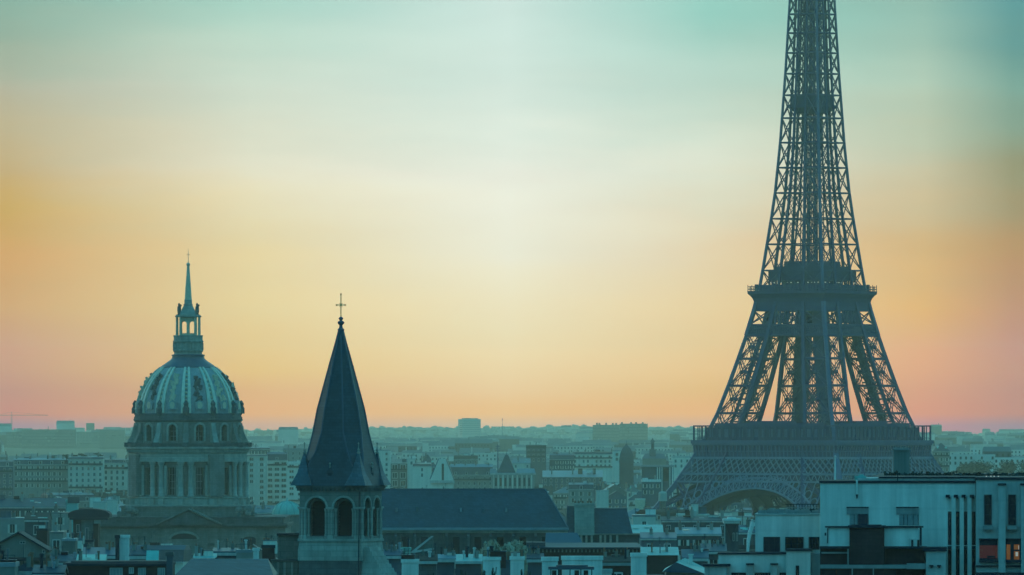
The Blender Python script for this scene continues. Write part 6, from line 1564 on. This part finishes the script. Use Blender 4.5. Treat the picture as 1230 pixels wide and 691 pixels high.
# ---- the far city beyond, one mass
def far_city():
    mb = MB(); rr = random.Random(4)
    d = 5050.0
    while d < 17500:
        half = .066*d + 30; x = -half
        while x < half:
            w_ = rr.choice((14, 18, 24, 30, 40))*(1 if d < 12000 else 1.2); h_ = rr.choice((9, 12, 15, 17, 19, 22)) + (12 if rr.random() < .05 else 0) - (4 if d > 13000 else 0)
            dd = d + rr.uniform(-40, 40); px = 615 + (x + w_/2)*F/dd
            g = ground(x + w_/2, dd); yt = HY - (g + h_ + 3 - EYE)*F/dd
            ok = not any(p[0] - 1 < px + w_*F/dd/2 and p[1] + 1 > px - w_*F/dd/2 and p[3] > dd and yt < p[2] - 1 for p in PROTECT if p[3] > 4900)
            if ok and rr.random() < .88:
                m_ = 0 if rr.random() < .7 else 1
                mb.box(x, x + w_, dd, dd + 11, g - 3, g + h_, m_)
                if rr.random() < .75: mb.frustum((x-.2, x + w_+.2, dd-.2, dd + 11.2), g + h_, (x + .5, x + w_ - .5, dd + 4, dd + 7), g + h_ + rr.uniform(2, 4.5), 2)
                if rr.random() < .5: cx = x + rr.uniform(1, w_-1); mb.box(cx, cx + .9, dd + 3, dd + 7, g + h_, g + h_ + 5.5, m_)
                if dd < 9000:
                    n = int(w_/3.2)
                    for j in range(2):
                        for i in range(n):
                            if rr.random() < .85: xx = x + (i+.5)*w_/n; mb.box(xx-.6, xx+.6, dd-.06, dd-.003, g + h_ - 3.2 - 3.2*j, g + h_ - 1.4 - 3.2*j, 3)
            x += w_ + (rr.uniform(8, 50) if rr.random() < .25 else 1)
        d += 95 if d < 8000 else 190 if d < 12000 else 420
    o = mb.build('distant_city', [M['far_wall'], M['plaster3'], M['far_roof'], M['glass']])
    tag(o, 'hazy mass of distant rooftops below the skyline', 'distant city', kind='stuff')
far_city()

# ------------------------------------------------------------------ trees and shrubs
def tree_mesh(h, r, n, leaf, seed, mats, lobes=9, low=.25):
    rr = random.Random(seed); tr = MB(); cr = MB()
    tr.tube((0, 0, -1), (0, 0, h*.45), h*.028, h*.018, 7)
    cl = []
    for i in range(lobes):
        a = rr.uniform(0, 6.283); q = r*rr.uniform(.15, .72); z = h*rr.uniform(low + .12, .9); z = min(z, h - .2*r)
        c = Vector((q*math.cos(a), q*math.sin(a), z)); cl.append((c, r*rr.uniform(.3, .5)))
        tr.tube((0, 0, h*rr.uniform(.25, .45)), c, h*.010, h*.003, 5)
    for i in range(n):
        c, q = rr.choice(cl)
        v = Vector((rr.gauss(0, 1), rr.gauss(0, 1), rr.gauss(0, .85))).normalized()*q*(rr.random()**.45)
        p = c + v; s_ = leaf*rr.uniform(.5, 1.3)
        a = Vector((rr.uniform(-1, 1), rr.uniform(-1, 1), rr.uniform(-1, 1))).normalized(); b = a.cross(Vector((rr.uniform(-1, 1), rr.uniform(-1, 1), rr.uniform(-1, 1)))).normalized()
        cr.poly([p - a*s_, p + b*s_*.7, p + a*s_, p - b*s_*.7])
    return tr.data('trunk', [M['bark']]), cr.data('crown', mats)
def tree(name, label, px, d, meshes, scale=1.0, base=None, group=None, rot=0, cat='tree'):
    s = Site(px, d, base); t = s.root(name, label, cat, group, rot)
    for nm, me in zip(('trunk', 'crown'), meshes): link(nm, me, t)
    t.scale = (scale,)*3; return t
bare = tree_mesh(18, 3.3, 22000, .20, 3, [M['leaf_brown']], 22, .72)
for (px, d, sc, base, lb) in ((606, 1000, 1.0, None, 'rounded bare brown tree at bottom centre before the long slate roof'), (588, 1010, .93, None, 'smaller bare brown tree left of the rounded bare tree'),
                              (622, 1012, .95, None, 'bare brown tree half hidden right of the rounded bare tree')):
    t = tree('bare_tree', lb, px, d, bare, sc, None, 'bare trees before the slate roof', rot=px)
    s = Site(px, d); ytop = {606: 643, 588: 652, 622: 654}[px]; t.scale = (sc, sc, s.Z(ytop)/18.0)
dark = tree_mesh(12, 4.2, 2600, .32, 8, [M['leaf']], 12, .2)
dark2 = tree_mesh(13, 5.0, 2600, .36, 12, [M['leaf']], 14, .2)
# shrubs on the roof of the pale row
for px, w_, yb, yt, lb in ((80, 22, 554, 545.5, 'largest dark shrub on the roof of the pale apartment row'), (99.5, 14, 551, 544.5, 'middle dark shrub on the roof of the pale apartment row'), (118, 7, 550, 544, 'smallest dark shrub on the roof of the pale apartment row')):
    t = tree('roof_shrub', lb, px, 4297, dark, 1.0, yb, 'shrubs on the pale apartment roof', rot=px, cat='shrub'); s = Site(px, 4297, yb); t.scale = (w_/s.k/8.4, .6, s.Z(yt)/12.0)
# dark treetops along the bottom edge
for i, (px, yt, w_) in enumerate(((549, 680, 26), (566, 682, 22), (583, 681, 22), (603, 677.5, 30), (624, 680, 24), (640, 683, 18), (742, 677, 26), (528, 684, 20))):
    d = 640 + 9*i; t = tree('dark_tree', ('leftmost' if px == 528 else ['second', 'third', 'fourth', 'fifth', 'sixth', 'seventh', 'last'][[549, 566, 583, 603, 624, 640, 742].index(px)]) + ' dark treetop from the left along the bottom edge', px, d, dark, 1, None, 'dark treetops along the bottom edge', rot=px)
    s = Site(px, d); t.scale = (w_/s.k/8.4*1.3, w_/s.k/8.4*1.3, s.Z(yt)/12.0)
# trees of the park round the iron tower
pk = random.Random(2)
for i in range(34):
    px = 640 + 590*i/33 + pk.uniform(-8, 8); d = pk.uniform(3040, 3260); t = tree('park_tree', 'dark leafy park tree in the belt at the foot of the iron tower', px, d, (dark, dark2)[i % 2], pk.uniform(.8, 1.25), None, 'park trees round the iron tower', rot=pk.uniform(0, 6))
# wooded slope right of the tower
for i in range(75):
    d = pk.uniform(3700, 5600); px = pk.uniform(1116, 1240); t = tree('slope_tree', 'dark leafy tree on the wooded slope right of the iron tower', px, d, (dark, dark2)[i % 2], pk.uniform(.8, 1.4), None, 'trees on the slope right of the tower', rot=pk.uniform(0, 6))
def far_woods():
    mb = MB(); rr = random.Random(6)
    for i in range(9000):
        d = rr.uniform(14000, 22800); x = rr.uniform(-.07, .07)*d; r_ = rr.uniform(7, 17); g = ground(x, d)
        h_ = rr.uniform(3, 9) + (rr.random() < .06)*6
        n = 6; ring = [(x + r_*math.cos(6.283*k/n)*rr.uniform(.7, 1.2), d + r_*math.sin(6.283*k/n), g - 2) for k in range(n)]
        r2 = [(x + (p[0]-x)*.62, d + (p[1]-d)*.62, g + h_*rr.uniform(.6, 1)) for p in ring]
        mb.mesh(ring + r2 + [(x, d, g + h_)], [(k, (k+1) % n, n + (k+1) % n, n + k) for k in range(n)] + [(n + k, n + (k+1) % n, 2*n) for k in range(n)])
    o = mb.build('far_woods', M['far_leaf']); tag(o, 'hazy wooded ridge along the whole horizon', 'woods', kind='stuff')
far_woods()
